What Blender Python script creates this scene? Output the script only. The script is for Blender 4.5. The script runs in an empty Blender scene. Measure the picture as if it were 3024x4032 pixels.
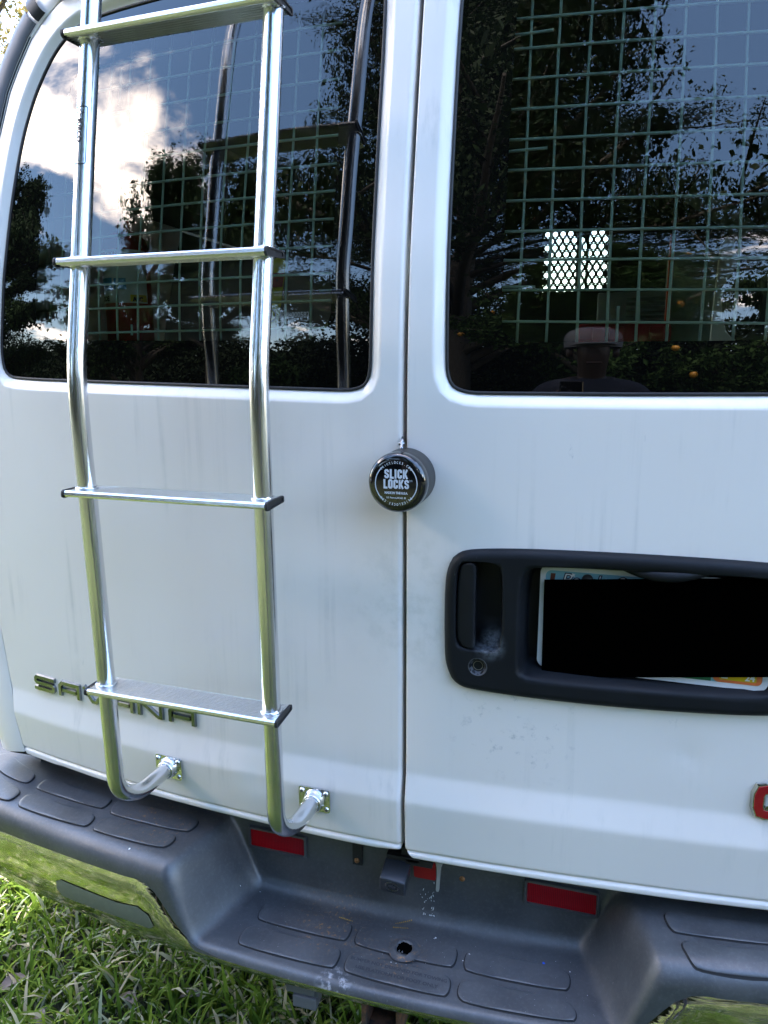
import bpy, bmesh, math, random
import numpy as np
from mathutils import Vector, Matrix
rnd = random.Random(7)
R = math.radians
SC = bpy.context.scene
COL = SC.collection

# ------------------------------------------------------------------ camera
def look_matrix(yaw, pitch, roll):
    y, p, r = R(yaw), R(pitch), R(roll)
    f = np.array([-math.sin(y)*math.cos(p), math.cos(y)*math.cos(p), -math.sin(p)])
    rt = np.array([math.cos(y), math.sin(y), 0.0])
    up = np.cross(rt, f)
    a = rt*math.cos(r)+up*math.sin(r)
    b = -rt*math.sin(r)+up*math.cos(r)
    return a, b, f
ca, cb, cf = look_matrix(15.5, 11.5, -0.2)
cam_d = bpy.data.cameras.new('camera')
cam = bpy.data.objects.new('camera', cam_d)
COL.objects.link(cam)
M = Matrix(((ca[0], cb[0], -cf[0], 0.2477), (ca[1], cb[1], -cf[1], -1.0), (ca[2], cb[2], -cf[2], 1.38), (0, 0, 0, 1)))
cam.matrix_world = M
cam_d.sensor_fit = 'VERTICAL'
cam_d.sensor_height = 36.0
cam_d.sensor_width = 27.0
cam_d.lens = 36.0*2900/4032
cam_d.clip_start = 0.02
cam_d.clip_end = 2000
SC.camera = cam

# ------------------------------------------------------------------ light
SUN_AZ, SUN_EL = (0.22, 0.97), 68.0       # the sun stands high ahead of the van: its back is in shade
world = bpy.data.worlds.new('World')
SC.world = world
world.use_nodes = True
wn, wl = world.node_tree.nodes, world.node_tree.links
wn.clear()
wo = wn.new('ShaderNodeOutputWorld')
bg = wn.new('ShaderNodeBackground')
bg.inputs['Strength'].default_value = 0.15
sky = wn.new('ShaderNodeTexSky')
sky.sky_type = 'NISHITA'
sky.sun_disc = False
sky.sun_elevation = R(SUN_EL)
sky.sun_rotation = math.atan2(SUN_AZ[0], SUN_AZ[1])
sky.air_density = 1.0
sky.dust_density = 1.0
sky.ozone_density = 1.6
tc = wn.new('ShaderNodeTexCoord')
sep = wn.new('ShaderNodeSeparateXYZ')
wl.new(tc.outputs['Generated'], sep.inputs[0])
def wmath(op, a, b=None, clamp=False):
    n = wn.new('ShaderNodeMath'); n.operation = op; n.use_clamp = clamp
    for i, v in enumerate((a, b)):
        if v is None: continue
        if isinstance(v, (int, float)): n.inputs[i].default_value = v
        else: wl.new(v, n.inputs[i])
    return n.outputs[0]
zz = wmath('ADD', wmath('MAXIMUM', sep.outputs['Z'], 0.0), 0.22)
cmb = wn.new('ShaderNodeCombineXYZ')
wl.new(wmath('ADD', wmath('DIVIDE', sep.outputs['X'], zz), -0.13), cmb.inputs[0])
wl.new(wmath('ADD', wmath('DIVIDE', sep.outputs['Y'], zz), 0.25), cmb.inputs[1])
cmb.inputs[2].default_value = CLOUD_SEED = 3.7
nz = wn.new('ShaderNodeTexNoise')
nz.inputs['Scale'].default_value = 1.15
nz.inputs['Detail'].default_value = 9.0
nz.inputs['Roughness'].default_value = 0.58
nz.inputs['Distortion'].default_value = 0.35
wl.new(cmb.outputs[0], nz.inputs['Vector'])
rmp = wn.new('ShaderNodeMapRange')
rmp.interpolation_type = 'SMOOTHSTEP'
rmp.inputs['From Min'].default_value = 0.57
rmp.inputs['From Max'].default_value = 0.65
wl.new(nz.outputs['Fac'], rmp.inputs['Value'])
nz2 = wn.new('ShaderNodeTexNoise')
nz2.inputs['Scale'].default_value = 3.0
nz2.inputs['Detail'].default_value = 6.0
wl.new(cmb.outputs[0], nz2.inputs['Vector'])
cr = wn.new('ShaderNodeMix'); cr.data_type = 'RGBA'
cr.inputs['A'].default_value = (8.0, 8.2, 8.6, 1)
cr.inputs['B'].default_value = (16.0, 16.2, 15.8, 1)
wl.new(nz2.outputs['Fac'], cr.inputs['Factor'])
mx = wn.new('ShaderNodeMix'); mx.data_type = 'RGBA'
wl.new(rmp.outputs[0], mx.inputs['Factor'])
hs = wn.new('ShaderNodeHueSaturation')
hs.inputs['Saturation'].default_value = 1.20
wl.new(sky.outputs[0], hs.inputs['Color'])
wl.new(hs.outputs[0], mx.inputs['A'])
wl.new(cr.outputs['Result'], mx.inputs['B'])
wbm = wn.new('ShaderNodeMix'); wbm.data_type = 'RGBA'; wbm.blend_type = 'MULTIPLY'     # the camera's warm white balance
wbm.inputs['Factor'].default_value = 1.0
wbm.inputs['B'].default_value = (1.19, 0.985, 0.85, 1)
wl.new(mx.outputs['Result'], wbm.inputs['A'])
wl.new(wbm.outputs['Result'], bg.inputs['Color'])
wl.new(bg.outputs[0], wo.inputs['Surface'])

sun_d = bpy.data.lights.new('sun', 'SUN')
sun_d.energy = 2.0
sun_d.angle = R(0.53)
sun_d.color = (1.0, 0.94, 0.85)
sun = bpy.data.objects.new('sun', sun_d)
COL.objects.link(sun)
sv = Vector((SUN_AZ[0], SUN_AZ[1], 0)).normalized()*math.cos(R(SUN_EL)) + Vector((0, 0, math.sin(R(SUN_EL))))
sun.rotation_euler = sv.to_track_quat('Z', 'Y').to_euler()
sun.location = (-6, 8, 12)

SC.view_settings.view_transform = 'Standard'
SC.view_settings.look = 'None'
SC.view_settings.gamma = 1.0
SC.view_settings.use_curve_mapping = False
SC.view_settings.exposure = 3.38
SC.cycles.max_bounces = 10
SC.cycles.transparent_max_bounces = 16
SC.cycles.glossy_bounces = 5
SC.cycles.diffuse_bounces = 4
SC.cycles.caustics_reflective = False
SC.cycles.caustics_refractive = False
SC.cycles.use_denoising = True

# ------------------------------------------------------------------ helpers
def tag(o, label=None, cat=None, group=None, kind=None):
    if label: o['label'] = label
    if cat: o['category'] = cat
    if group: o['group'] = group
    if kind: o['kind'] = kind
    return o

def empty(name, loc=(0, 0, 0)):
    o = bpy.data.objects.new(name, None)
    COL.objects.link(o)
    o.location = loc
    o.empty_display_size = 0.1
    return o

def link(name, me, mat, parent=None):
    o = bpy.data.objects.new(name, me)
    COL.objects.link(o)
    mats = mat if isinstance(mat, (list, tuple)) else [mat]
    if len(me.materials) == 0:
        for m in mats: me.materials.append(m)
    if parent is not None:
        o.parent = parent
        w = Vector((0, 0, 0)); p = parent
        while p is not None:
            w += p.location; p = p.parent
        o.matrix_parent_inverse = Matrix.Identity(4)
        o.location = -w          # every mesh is written in world metres
    return o

class MB:
    """collects faces; every build() is one mesh object"""
    def __init__(s):
        s.v, s.f, s.m, s.sm = [], [], [], []
    def add(s, vs, fs, mat=0, smooth=False):
        b = len(s.v)
        s.v.extend([tuple(float(c) for c in p) for p in vs])
        for f in fs:
            s.f.append([b+i for i in f]); s.m.append(mat); s.sm.append(smooth)
    def box(s, lo, hi, mat=0, bev=0.0):
        if bev > 0:
            bm = bmesh.new()
            bmesh.ops.create_cube(bm, size=1)
            for v in bm.verts:
                v.co = Vector([lo[k]+(v.co[k]+0.5)*(hi[k]-lo[k]) for k in range(3)])
            bmesh.ops.bevel(bm, geom=bm.edges[:], offset=bev, segments=2, affect='EDGES', profile=0.5)
            bm.verts.index_update()
            s.add([v.co[:] for v in bm.verts], [[v.index for v in f.verts] for f in bm.faces], mat, False)
            bm.free(); return
        x0, y0, z0 = lo; x1, y1, z1 = hi
        s.add([(x0,y0,z0),(x1,y0,z0),(x1,y1,z0),(x0,y1,z0),(x0,y0,z1),(x1,y0,z1),(x1,y1,z1),(x0,y1,z1)],
              [(0,3,2,1),(4,5,6,7),(0,1,5,4),(1,2,6,5),(2,3,7,6),(3,0,4,7)], mat)
    def tube(s, path, r, n=12, mat=0, closed=False, caps=True, flute=None):
        P = [Vector(p) for p in path]; k = len(P)
        rr = r if isinstance(r, (list, tuple)) else [r]*k
        T = []
        for i in range(k):
            a = P[(i-1) % k] if (closed or i > 0) else P[i]
            b = P[(i+1) % k] if (closed or i < k-1) else P[i]
            T.append((b-a).normalized())
        ref = Vector((1, 0, 0)) if abs(T[0].x) < 0.8 else Vector((0, 1, 0))
        N = (ref - T[0]*ref.dot(T[0])).normalized()
        vs = []
        for i in range(k):
            N = (N - T[i]*N.dot(T[i])).normalized()
            B = T[i].cross(N)
            for j in range(n):
                a = 2*math.pi*j/n
                vs.append(P[i]+(N*math.cos(a)+B*math.sin(a))*(rr[i]+(flute[1]*math.cos(flute[0]*a) if flute else 0)))
        fs = []
        for i in range(k if closed else k-1):
            i2 = (i+1) % k
            for j in range(n):
                j2 = (j+1) % n
                fs.append((i*n+j, i*n+j2, i2*n+j2, i2*n+j))
        s.add(vs, fs, mat, True)
        if caps and not closed:
            s.add(vs[:n], [list(range(n))[::-1]], mat); s.add(vs[-n:], [list(range(n))], mat)
    def lathe(s, origin, axis, prof, n=48, mat=0, smooth=True, mats=None):
        """prof: (radius, distance along axis)"""
        O = Vector(origin); A = Vector(axis).normalized()
        ref = Vector((0, 0, 1)) if abs(A.z) < 0.9 else Vector((1, 0, 0))
        U = ref.cross(A).normalized(); W = A.cross(U)
        vs = []
        for r_, h in prof:
            for j in range(n):
                a = 2*math.pi*j/n
                vs.append(O+A*h+(U*math.cos(a)+W*math.sin(a))*r_)
        for i in range(len(prof)-1):
            fs = [(i*n+j, i*n+(j+1) % n, (i+1)*n+(j+1) % n, (i+1)*n+j) for j in range(n)]
            b = [[k-i*n for k in f] for f in fs]
            s.add(vs[i*n:(i+2)*n], b, mats[i] if mats else mat, smooth)
    def build(s, name, mat, parent=None, merge=1e-6, auto=None):
        me = bpy.data.meshes.new(name)
        me.from_pydata(s.v, [], s.f)
        me.polygons.foreach_set('material_index', s.m)
        me.polygons.foreach_set('use_smooth', s.sm)
        bm = bmesh.new(); bm.from_mesh(me)
        if merge: bmesh.ops.remove_doubles(bm, verts=bm.verts, dist=merge)
        bmesh.ops.recalc_face_normals(bm, faces=bm.faces)
        bm.to_mesh(me); bm.free()
        if auto:
            me.polygons.foreach_set('use_smooth', [True]*len(me.polygons))
            me.set_sharp_from_angle(angle=R(auto))
        me.update()
        return link(name, me, mat, parent)

def sstep(a, b, x):
    t = np.clip((np.asarray(x, float)-a)/(b-a), 0, 1)
    return t*t*(3-2*t)

def chaikin(P, n=2, closed=True):
    P = [np.array(p, float) for p in P]
    for _ in range(n):
        Q = []
        k = len(P)
        for i in range(k if closed else k-1):
            a, b = P[i], P[(i+1) % k]
            Q += [a*.75+b*.25, a*.25+b*.75]
        if not closed: Q = [P[0]]+Q+[P[-1]]
        P = Q
    return [tuple(p) for p in P]

def sdf_poly(P):
    """signed distance to a closed polygon, negative inside"""
    P = np.array(P, float)
    A = P; B = np.roll(P, -1, 0); D = B-A; L2 = (D**2).sum(1)+1e-18
    def f(q):
        q = np.asarray(q, float).reshape(-1, 2)
        out = np.empty(len(q))
        for s in range(0, len(q), 4000):
            p = q[s:s+4000]
            w = p[:, None, :]-A[None]
            t = np.clip((w*D[None]).sum(2)/L2[None], 0, 1)
            d2 = ((w-D[None]*t[..., None])**2).sum(2).min(1)
            yc = p[:, 1][:, None]
            c = ((A[None, :, 1] > yc) != (B[None, :, 1] > yc))
            dy = np.where(np.abs(D[:, 1]) < 1e-12, 1e-12, D[:, 1])
            xi = A[None, :, 0]+(yc-A[None, :, 1])/dy[None]*D[None, :, 0]
            ins = ((c & (p[:, 0][:, None] < xi)).sum(1) % 2) == 1
            out[s:s+4000] = np.where(ins, -1, 1)*np.sqrt(d2)
        return out
    return f

def clip_polys(polys, f, level, keep):
    """split every polygon where f crosses level; keep: 'all', 'below' or 'above'"""
    flat = np.array([p for q in polys for p in q])
    val = f(flat)-level
    val[np.abs(val) < 1e-7] = 0
    out, i = [], 0
    for q in polys:
        n = len(q); v = val[i:i+n]; i += n
        if (v <= 0).all():
            if keep != 'above': out.append(q)
            continue
        if (v >= 0).all():
            if keep != 'below': out.append(q)
            continue
        lo, hi = [], []
        for k in range(n):
            a, b = q[k], q[(k+1) % n]; va, vb = v[k], v[(k+1) % n]
            if va <= 0: lo.append(a)
            if va >= 0: hi.append(a)
            if va*vb < 0:
                if va > 0: a2, b2, ta, tb = b, a, vb, va
                else: a2, b2, ta, tb = a, b, va, vb
                t = -ta/(tb-ta)
                c = (a2[0]+(b2[0]-a2[0])*t, a2[1]+(b2[1]-a2[1])*t)
                lo.append(c); hi.append(c)
        if keep != 'above' and len(lo) > 2: out.append(lo)
        if keep != 'below' and len(hi) > 2: out.append(hi)
    return out

def grid_polys(xs, zs):
    out = []
    for i in range(len(xs)-1):
        for j in range(len(zs)-1):
            out.append([(xs[i], zs[j]), (xs[i+1], zs[j]), (xs[i+1], zs[j+1]), (xs[i], zs[j+1])])
    return out

def panel(name, polys, yfun, mat, parent=None, back=0.0, flip=False, rim=None):
    """a sheet x,z -> y(x,z) with analytic normals; rim = depth of the returned edge along +y"""
    idx, pts, fs = {}, [], []
    for q in polys:
        f = []
        for p in q:
            k = (round(p[0]*2e5), round(p[1]*2e5))
            if k not in idx:
                idx[k] = len(pts); pts.append(p)
            if not f or f[-1] != idx[k]: f.append(idx[k])
        if len(f) > 1 and f[0] == f[-1]: f.pop()
        if len(set(f)) > 2 and len(set(f)) == len(f): fs.append(f)
    P = np.array(pts)
    Y = yfun(P[:, 0], P[:, 1])
    e = 4e-4
    gx = (yfun(P[:, 0]+e, P[:, 1])-yfun(P[:, 0]-e, P[:, 1]))/(2*e)
    gz = (yfun(P[:, 0], P[:, 1]+e)-yfun(P[:, 0], P[:, 1]-e))/(2*e)
    gx = np.clip(gx, -6, 6); gz = np.clip(gz, -6, 6)
    N = np.stack([gx, -np.ones_like(gx), gz], 1)
    N /= np.linalg.norm(N, axis=1)[:, None]
    V = np.stack([P[:, 0], Y, P[:, 1]], 1)
    nrm = [tuple(n) for n in N]
    verts = [tuple(v) for v in V]
    if rim:
        cnt = {}
        for f in fs:
            for k in range(len(f)):
                a, b = f[k], f[(k+1) % len(f)]
                cnt[(a, b)] = cnt.get((a, b), 0)+1
        edges = [(a, b) for (a, b) in cnt if (b, a) not in cnt]
        nf = []
        for a, b in edges:
            d = P[b]-P[a]; L = math.hypot(*d)+1e-12
            n = (d[1]/L, 0.0, -d[0]/L)
            k = len(verts)
            verts += [tuple(V[a]), tuple(V[b]), tuple(V[b]+[0, rim, 0]), tuple(V[a]+[0, rim, 0])]
            nrm += [n]*4
            nf.append([k+1, k, k+3, k+2])
        fs = fs+nf
    me = bpy.data.meshes.new(name)
    me.from_pydata(verts, [], fs)
    me.polygons.foreach_set('use_smooth', [True]*len(me.polygons))
    me.update()
    try:
        me.normals_split_custom_set_from_vertices(nrm)
    except Exception as ex:
        print('normals', name, ex)
    return link(name, me, mat, parent)

def text2d(s, size=1.0, offset=0.0, align='CENTER', sx=1.0, spacing=1.0):
    cu = bpy.data.curves.new('t', 'FONT')
    cu.body = s; cu.size = size; cu.offset = offset
    cu.align_x = align; cu.space_character = spacing
    cu.resolution_u = 3
    ob = bpy.data.objects.new('t', cu)
    COL.objects.link(ob)
    dg = bpy.context.evaluated_depsgraph_get()
    me = bpy.data.meshes.new_from_object(ob.evaluated_get(dg))
    vs = [(v.co.x*sx, v.co.y) for v in me.vertices]
    fs = [list(p.vertices) for p in me.polygons]
    bpy.data.objects.remove(ob); bpy.data.curves.remove(cu); bpy.data.meshes.remove(me)
    return vs, fs

def strip(mb, pts, w, place, h0, h1, bev, mat=0, closed=False, mat_top=None):
    """a mitred raised bar along a 2D polyline; place(u, v, h) -> xyz"""
    P = [np.array(p, float) for p in pts]; n = len(P)
    def off(i):
        a = P[i]-P[i-1] if (closed or i > 0) else P[i+1]-P[i]
        b = P[(i+1) % n]-P[i] if (closed or i < n-1) else P[i]-P[i-1]
        a = a/np.linalg.norm(a); b = b/np.linalg.norm(b)
        na, nb = np.array([-a[1], a[0]]), np.array([-b[1], b[0]])
        m = na+nb; m = m/np.linalg.norm(m)
        return m/max(0.35, m@na), (a if i == 0 else b if i == n-1 else None)
    rows = []
    for i in range(n):
        m, _ = off(i)
        d = 0.0
        row = []
        for (o, h, e) in ((w/2, h0, 0), (w/2-bev, h1, 1), (-w/2+bev, h1, 1), (-w/2, h0, 0)):
            q = P[i]+m*o
            if not closed and e:
                if i == 0: q = q+(P[1]-P[0])/np.linalg.norm(P[1]-P[0])*bev
                if i == n-1: q = q-(P[-1]-P[-2])/np.linalg.norm(P[-1]-P[-2])*bev
            row.append(place(q[0], q[1], h))
        rows.append(row)
    vs = [p for r_ in rows for p in r_]
    side, top = [], []
    for i in range(n if closed else n-1):
        j = (i+1) % n
        for k in range(3):
            (top if k == 1 else side).append((i*4+k, i*4+k+1, j*4+k+1, j*4+k))
    if not closed:
        side += [(0, 1, 2, 3), tuple((n-1)*4+k for k in (3, 2, 1, 0))]
    b = len(mb.v)
    mb.v.extend([tuple(map(float, p)) for p in vs])
    for f in side: mb.f.append([b+i for i in f]); mb.m.append(mat); mb.sm.append(False)
    for f in top: mb.f.append([b+i for i in f]); mb.m.append(mat if mat_top is None else mat_top); mb.sm.append(False)
# ------------------------------------------------------------------ materials
class NT:
    def __init__(s, name):
        s.m = bpy.data.materials.new(name); s.m.use_nodes = True
        s.n, s.l = s.m.node_tree.nodes, s.m.node_tree.links
        s.b = s.n['Principled BSDF']; s.out = s.n['Material Output']
        s._p = None
    def set(s, **k):
        nm = dict(base='Base Color', rough='Roughness', metal='Metallic', ior='IOR', spec='Specular IOR Level', coat='Coat Weight',
                  coatr='Coat Roughness', sss='Subsurface Weight', trans='Transmission Weight', emis='Emission Strength')
        for a, v in k.items():
            i = s.b.inputs[nm[a]]
            if a == 'base' and isinstance(v, (tuple, list)): i.default_value = (*v[:3], 1)
            elif isinstance(v, (int, float)): i.default_value = v
            else: s.l.new(v, i)
        return s
    def pos(s):
        if s._p is None:
            s._p = s.n.new('ShaderNodeNewGeometry').outputs['Position']
        return s._p
    def map(s, scale=(1, 1, 1), rot=(0, 0, 0), loc=(0, 0, 0), src=None):
        n = s.n.new('ShaderNodeMapping')
        n.inputs['Scale'].default_value = scale; n.inputs['Rotation'].default_value = rot; n.inputs['Location'].default_value = loc
        s.l.new(src or s.pos(), n.inputs['Vector']); return n.outputs[0]
    def noise(s, scale, detail=4, rough=0.5, vec=None, dist=0.0, col=False):
        n = s.n.new('ShaderNodeTexNoise')
        n.inputs['Scale'].default_value = scale; n.inputs['Detail'].default_value = detail
        n.inputs['Roughness'].default_value = rough; n.inputs['Distortion'].default_value = dist
        s.l.new(vec or s.pos(), n.inputs['Vector'])
        return n.outputs['Color' if col else 'Fac']
    def voro(s, scale, vec=None, feat='F1'):
        n = s.n.new('ShaderNodeTexVoronoi'); n.feature = feat
        n.inputs['Scale'].default_value = scale
        s.l.new(vec or s.pos(), n.inputs['Vector']); return n.outputs['Distance']
    def ramp(s, v, a, b, lo=0.0, hi=1.0, smooth=True):
        n = s.n.new('ShaderNodeMapRange'); n.clamp = True
        n.interpolation_type = 'SMOOTHSTEP' if smooth else 'LINEAR'
        n.inputs['From Min'].default_value = a; n.inputs['From Max'].default_value = b
        n.inputs['To Min'].default_value = lo; n.inputs['To Max'].default_value = hi
        s.l.new(v, n.inputs['Value']); return n.outputs[0]
    def math(s, op, a, b=0.0, clamp=False):
        n = s.n.new('ShaderNodeMath'); n.operation = op; n.use_clamp = clamp
        for i, v in enumerate((a, b)):
            if isinstance(v, (int, float)): n.inputs[i].default_value = v
            else: s.l.new(v, n.inputs[i])
        return n.outputs[0]
    def mix(s, f, a, b):
        n = s.n.new('ShaderNodeMix'); n.data_type = 'RGBA'
        if isinstance(f, (int, float)): n.inputs['Factor'].default_value = f
        else: s.l.new(f, n.inputs['Factor'])
        for k, v in (('A', a), ('B', b)):
            if isinstance(v, (tuple, list)): n.inputs[k].default_value = (*v[:3], 1)
            else: s.l.new(v, n.inputs[k])
        return n.outputs['Result']
    def blob(s, c, r, soft=0.5):
        """1 inside a ball round c, fading out at r"""
        n = s.n.new('ShaderNodeVectorMath'); n.operation = 'DISTANCE'
        s.l.new(s.pos(), n.inputs[0]); n.inputs[1].default_value = c
        return s.ramp(n.outputs['Value'], r*soft, r, 1.0, 0.0)
    def bump(s, h, strength=0.3, dist=0.001, prev=None):
        n = s.n.new('ShaderNodeBump')
        n.inputs['Strength'].default_value = strength; n.inputs['Distance'].default_value = dist
        s.l.new(h, n.inputs['Height'])
        if prev is not None: s.l.new(prev, n.inputs['Normal'])
        s.l.new(n.outputs[0], s.b.inputs['Normal']); return n.outputs[0]

def plain(name, base, rough=0.5, metal=0.0, coat=0.0, **k):
    return NT(name).set(base=base, rough=rough, metal=metal, coat=coat, **k).m

# white van paint: runs of grime, scuffs and faint waviness of old sheet metal
t = NT('white_paint')
runs = t.noise(1.0, 5, 0.6, t.map((46, 46, 1.7)))
patch = t.noise(5.0, 5, 0.6)
grime = t.math('MULTIPLY', t.ramp(runs, 0.50, 0.78), t.ramp(patch, 0.42, 0.68))
scuff = t.math('MULTIPLY', t.ramp(t.noise(1.0, 7, 0.7, t.map((60, 60, 22))), 0.66, 0.74), t.ramp(t.noise(9.0, 3), 0.50, 0.66))
dirt1 = t.math('MULTIPLY', t.blob((0.03, 0.0, 1.03), 0.16, 0.2), t.ramp(t.noise(26, 6, 0.65), 0.42, 0.7))
dirt2 = t.math('MULTIPLY', t.blob((0.16, 0.0, 0.86), 0.13, 0.2), t.ramp(t.noise(48, 6, 0.7), 0.55, 0.72))
c0 = t.mix(t.ramp(t.noise(2.2, 3), 0.3, 0.7), (0.83, 0.775, 0.73), (0.86, 0.815, 0.77))
c1 = t.mix(t.math('MULTIPLY', grime, 0.5), c0, (0.46, 0.46, 0.44))
c2 = t.mix(t.math('MULTIPLY', dirt1, 0.28), c1, (0.42, 0.42, 0.36))
c3 = t.mix(t.math('ADD', t.math('MULTIPLY', scuff, 0.35), t.math('MULTIPLY', dirt2, 0.55), True), c2, (0.30, 0.31, 0.32))
t.set(base=c3, rough=t.math('ADD', t.ramp(patch, 0.3, 0.7, 0.30, 0.44), t.math('MULTIPLY', grime, 0.2)), coat=0.35, coatr=0.16)
bw = t.bump(t.noise(3.2, 2), 0.35, 0.006)
t.bump(t.noise(420, 2), 0.05, 0.0004, bw)
PAINT = t.m

t = NT('grey_textured_trim')
t.set(base=t.mix(t.noise(30, 4), (0.09, 0.095, 0.105), (0.13, 0.135, 0.15)), rough=0.55)
t.bump(t.noise(900, 2), 0.3, 0.0005)
TRIM = t.m

BLACK = plain('black_rubber', (0.012, 0.012, 0.013), 0.55)
t = NT('black_plastic')
scr = t.ramp(t.noise(1.0, 3, 0.6, t.map((340, 340, 26), (0, 0.5, 0))), 0.70, 0.74)
scr = t.math('MULTIPLY', scr, t.blob((0.085, 0, 1.07), 0.075, 0.3))
chalk = t.math('MULTIPLY', t.blob((0.128, 0.0, 0.985), 0.030, 0.35), t.ramp(t.noise(120, 5, 0.7), 0.3, 0.65))
t.set(base=t.mix(t.math('ADD', t.math('MULTIPLY', scr, 0.5), t.math('MULTIPLY', chalk, 0.7), True), t.mix(t.noise(14, 5), (0.006, 0.007, 0.009), (0.011, 0.013, 0.016)), (0.16, 0.18, 0.20)),
      rough=t.ramp(t.noise(25, 4), 0.3, 0.7, 0.42, 0.56), spec=0.2)
t.bump(t.noise(1500, 2), 0.35, 0.0004)
BEZEL = t.m

# bumper step cover: grey pebbled plastic, chalked, rust dusted, scuffed
t = NT('bumper_plastic')
fade = t.ramp(t.noise(6, 5, 0.6), 0.32, 0.70)
fine = t.ramp(t.noise(170, 5, 0.7), 0.45, 0.75)
cc = t.mix(fade, (0.036, 0.040, 0.046), (0.070, 0.075, 0.083))
cc = t.mix(t.math('MULTIPLY', fine, 0.25), cc, (0.16, 0.165, 0.17))
rspot = t.ramp(t.noise(150, 5, 0.75), 0.56, 0.66)
rust = t.math('MULTIPLY', rspot, t.math('ADD', t.blob((-0.45, 0.025, 0.58), 0.10, 0.25), t.math('ADD', t.blob((-0.12, 0.0, 0.455), 0.10, 0.1), t.blob((0.0, -0.035, 0.455), 0.06, 0.2)), True))
cc = t.mix(t.math('MULTIPLY', rust, 0.85), cc, (0.30, 0.15, 0.045))
scw = t.math('MULTIPLY', t.ramp(t.noise(1.0, 3, 0.6, t.map((210, 210, 30), (0.3, 0.35, 0))), 0.69, 0.74), t.ramp(t.noise(8, 3), 0.5, 0.62))
cc = t.mix(t.math('MULTIPLY', scw, 0.6), cc, (0.26, 0.27, 0.28))
gouge = t.math('MULTIPLY', t.blob((-0.085, -0.10, 0.45), 0.035, 0.3), t.ramp(t.noise(90, 4, 0.6), 0.48, 0.62))
cc = t.mix(gouge, cc, (0.30, 0.31, 0.33))
t.set(base=cc, rough=t.ramp(t.noise(18, 5), 0.3, 0.7, 0.33, 0.48), spec=0.8)
bw = t.bump(t.noise(1300, 3), 0.35, 0.0005)
t.bump(t.math('ADD', gouge, t.noise(60, 4)), 0.25, 0.0012, bw)
BUMPER = t.m

t = NT('chrome')
t.set(base=t.mix(t.ramp(t.noise(30, 6, 0.7), 0.4, 0.7), (0.62, 0.62, 0.58), (0.47, 0.46, 0.40)), metal=1.0, rough=t.ramp(t.noise(60, 5), 0.35, 0.75, 0.04, 0.14))
t.bump(t.noise(1.0, 3, 0.5, t.map((9, 9, 60))), 0.30, 0.003)
CHROME = t.m
PADSHADE = plain('pad_edge_shade', (0.012, 0.013, 0.015), 0.8)  # shade painted as near-black colour on the step pads' side faces
DARKSTEEL = plain('dark_steel', (0.30, 0.31, 0.32), 0.25, 1.0)
LETTER = NT('smoky_chrome').set(base=(0.27, 0.29, 0.31), metal=1.0, rough=0.10).m
t = NT('dull_chrome')
t.set(base=t.mix(t.noise(70, 5), (0.13, 0.15, 0.13), (0.19, 0.21, 0.18)), metal=0.3, rough=0.42)
DULL = t.m

t = NT('brushed_aluminium')
br = t.noise(1.0, 3, 0.6, t.map((700, 700, 6)))
t.set(base=t.mix(br, (0.66, 0.67, 0.68), (0.84, 0.84, 0.85)), metal=1.0, rough=t.ramp(br, 0.3, 0.7, 0.15, 0.25))
t.bump(br, 0.16, 0.0004)
ALU = t.m
t = NT('ribbed_aluminium')
t.set(base=(0.82, 0.83, 0.84), metal=1.0, rough=0.26)
ALUR = t.m
STEEL = plain('zinc_screw', (0.75, 0.77, 0.78), 0.22, 1.0)
t = NT('rusty_screw'); t.set(base=t.mix(t.noise(300, 4), (0.20, 0.07, 0.02), (0.50, 0.27, 0.12)), metal=0.6, rough=0.5); RUSTY = t.m
t = NT('rusty_steel'); t.set(base=t.mix(t.ramp(t.noise(40, 6, 0.7), 0.4, 0.65), (0.035, 0.033, 0.032), (0.17, 0.08, 0.045)), rough=0.8); t.bump(t.noise(120, 5), 0.5, 0.001); RUSTST = t.m

# window glass: one sheet that reflects with Fresnel and passes tinted light
def glass(name, tint, ior):
    t = NT(name); t.n.remove(t.b)
    tr = t.n.new('ShaderNodeBsdfTransparent'); tr.inputs[0].default_value = (*tint, 1)
    gl = t.n.new('ShaderNodeBsdfGlossy'); gl.inputs['Roughness'].default_value = 0.0
    gl.inputs['Color'].default_value = (1, 1, 1, 1)
    fr = t.n.new('ShaderNodeFresnel'); fr.inputs['IOR'].default_value = ior
    mxs = t.n.new('ShaderNodeMixShader')
    t.l.new(fr.outputs[0], mxs.inputs[0]); t.l.new(tr.outputs[0], mxs.inputs[1]); t.l.new(gl.outputs[0], mxs.inputs[2])
    t.l.new(mxs.outputs[0], t.out.inputs['Surface'])
    return t.m
GLASS = glass('tinted_glass', (0.74, 0.85, 0.79), 1.66)
CLEAR = glass('clear_glass', (0.85, 0.9, 0.88), 1.5)
t = NT('black_glass_border')
t.set(base=(0.002, 0.002, 0.002), rough=0.0, ior=1.66, spec=0.5)
FRIT = t.m
WIRE = plain('pale_green_wire', (0.72, 0.84, 0.77), 0.45)
BLKGLOSS = plain('gloss_black_enamel', (0.004, 0.004, 0.005), 0.06, coat=1.0, coatr=0.03)
SATIN = plain('satin_black_metal', (0.020, 0.020, 0.020), 0.42, 0.3)
PRINT = plain('white_print', (0.62, 0.65, 0.72), 0.5)
INK = plain('black_ink', (0.012, 0.012, 0.02), 0.5)
t = NT('red_reflector')
wv = t.n.new('ShaderNodeTexWave'); wv.wave_type = 'BANDS'; wv.bands_direction = 'X'; wv.inputs['Scale'].default_value = 110
t.l.new(t.pos(), wv.inputs['Vector'])
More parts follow.
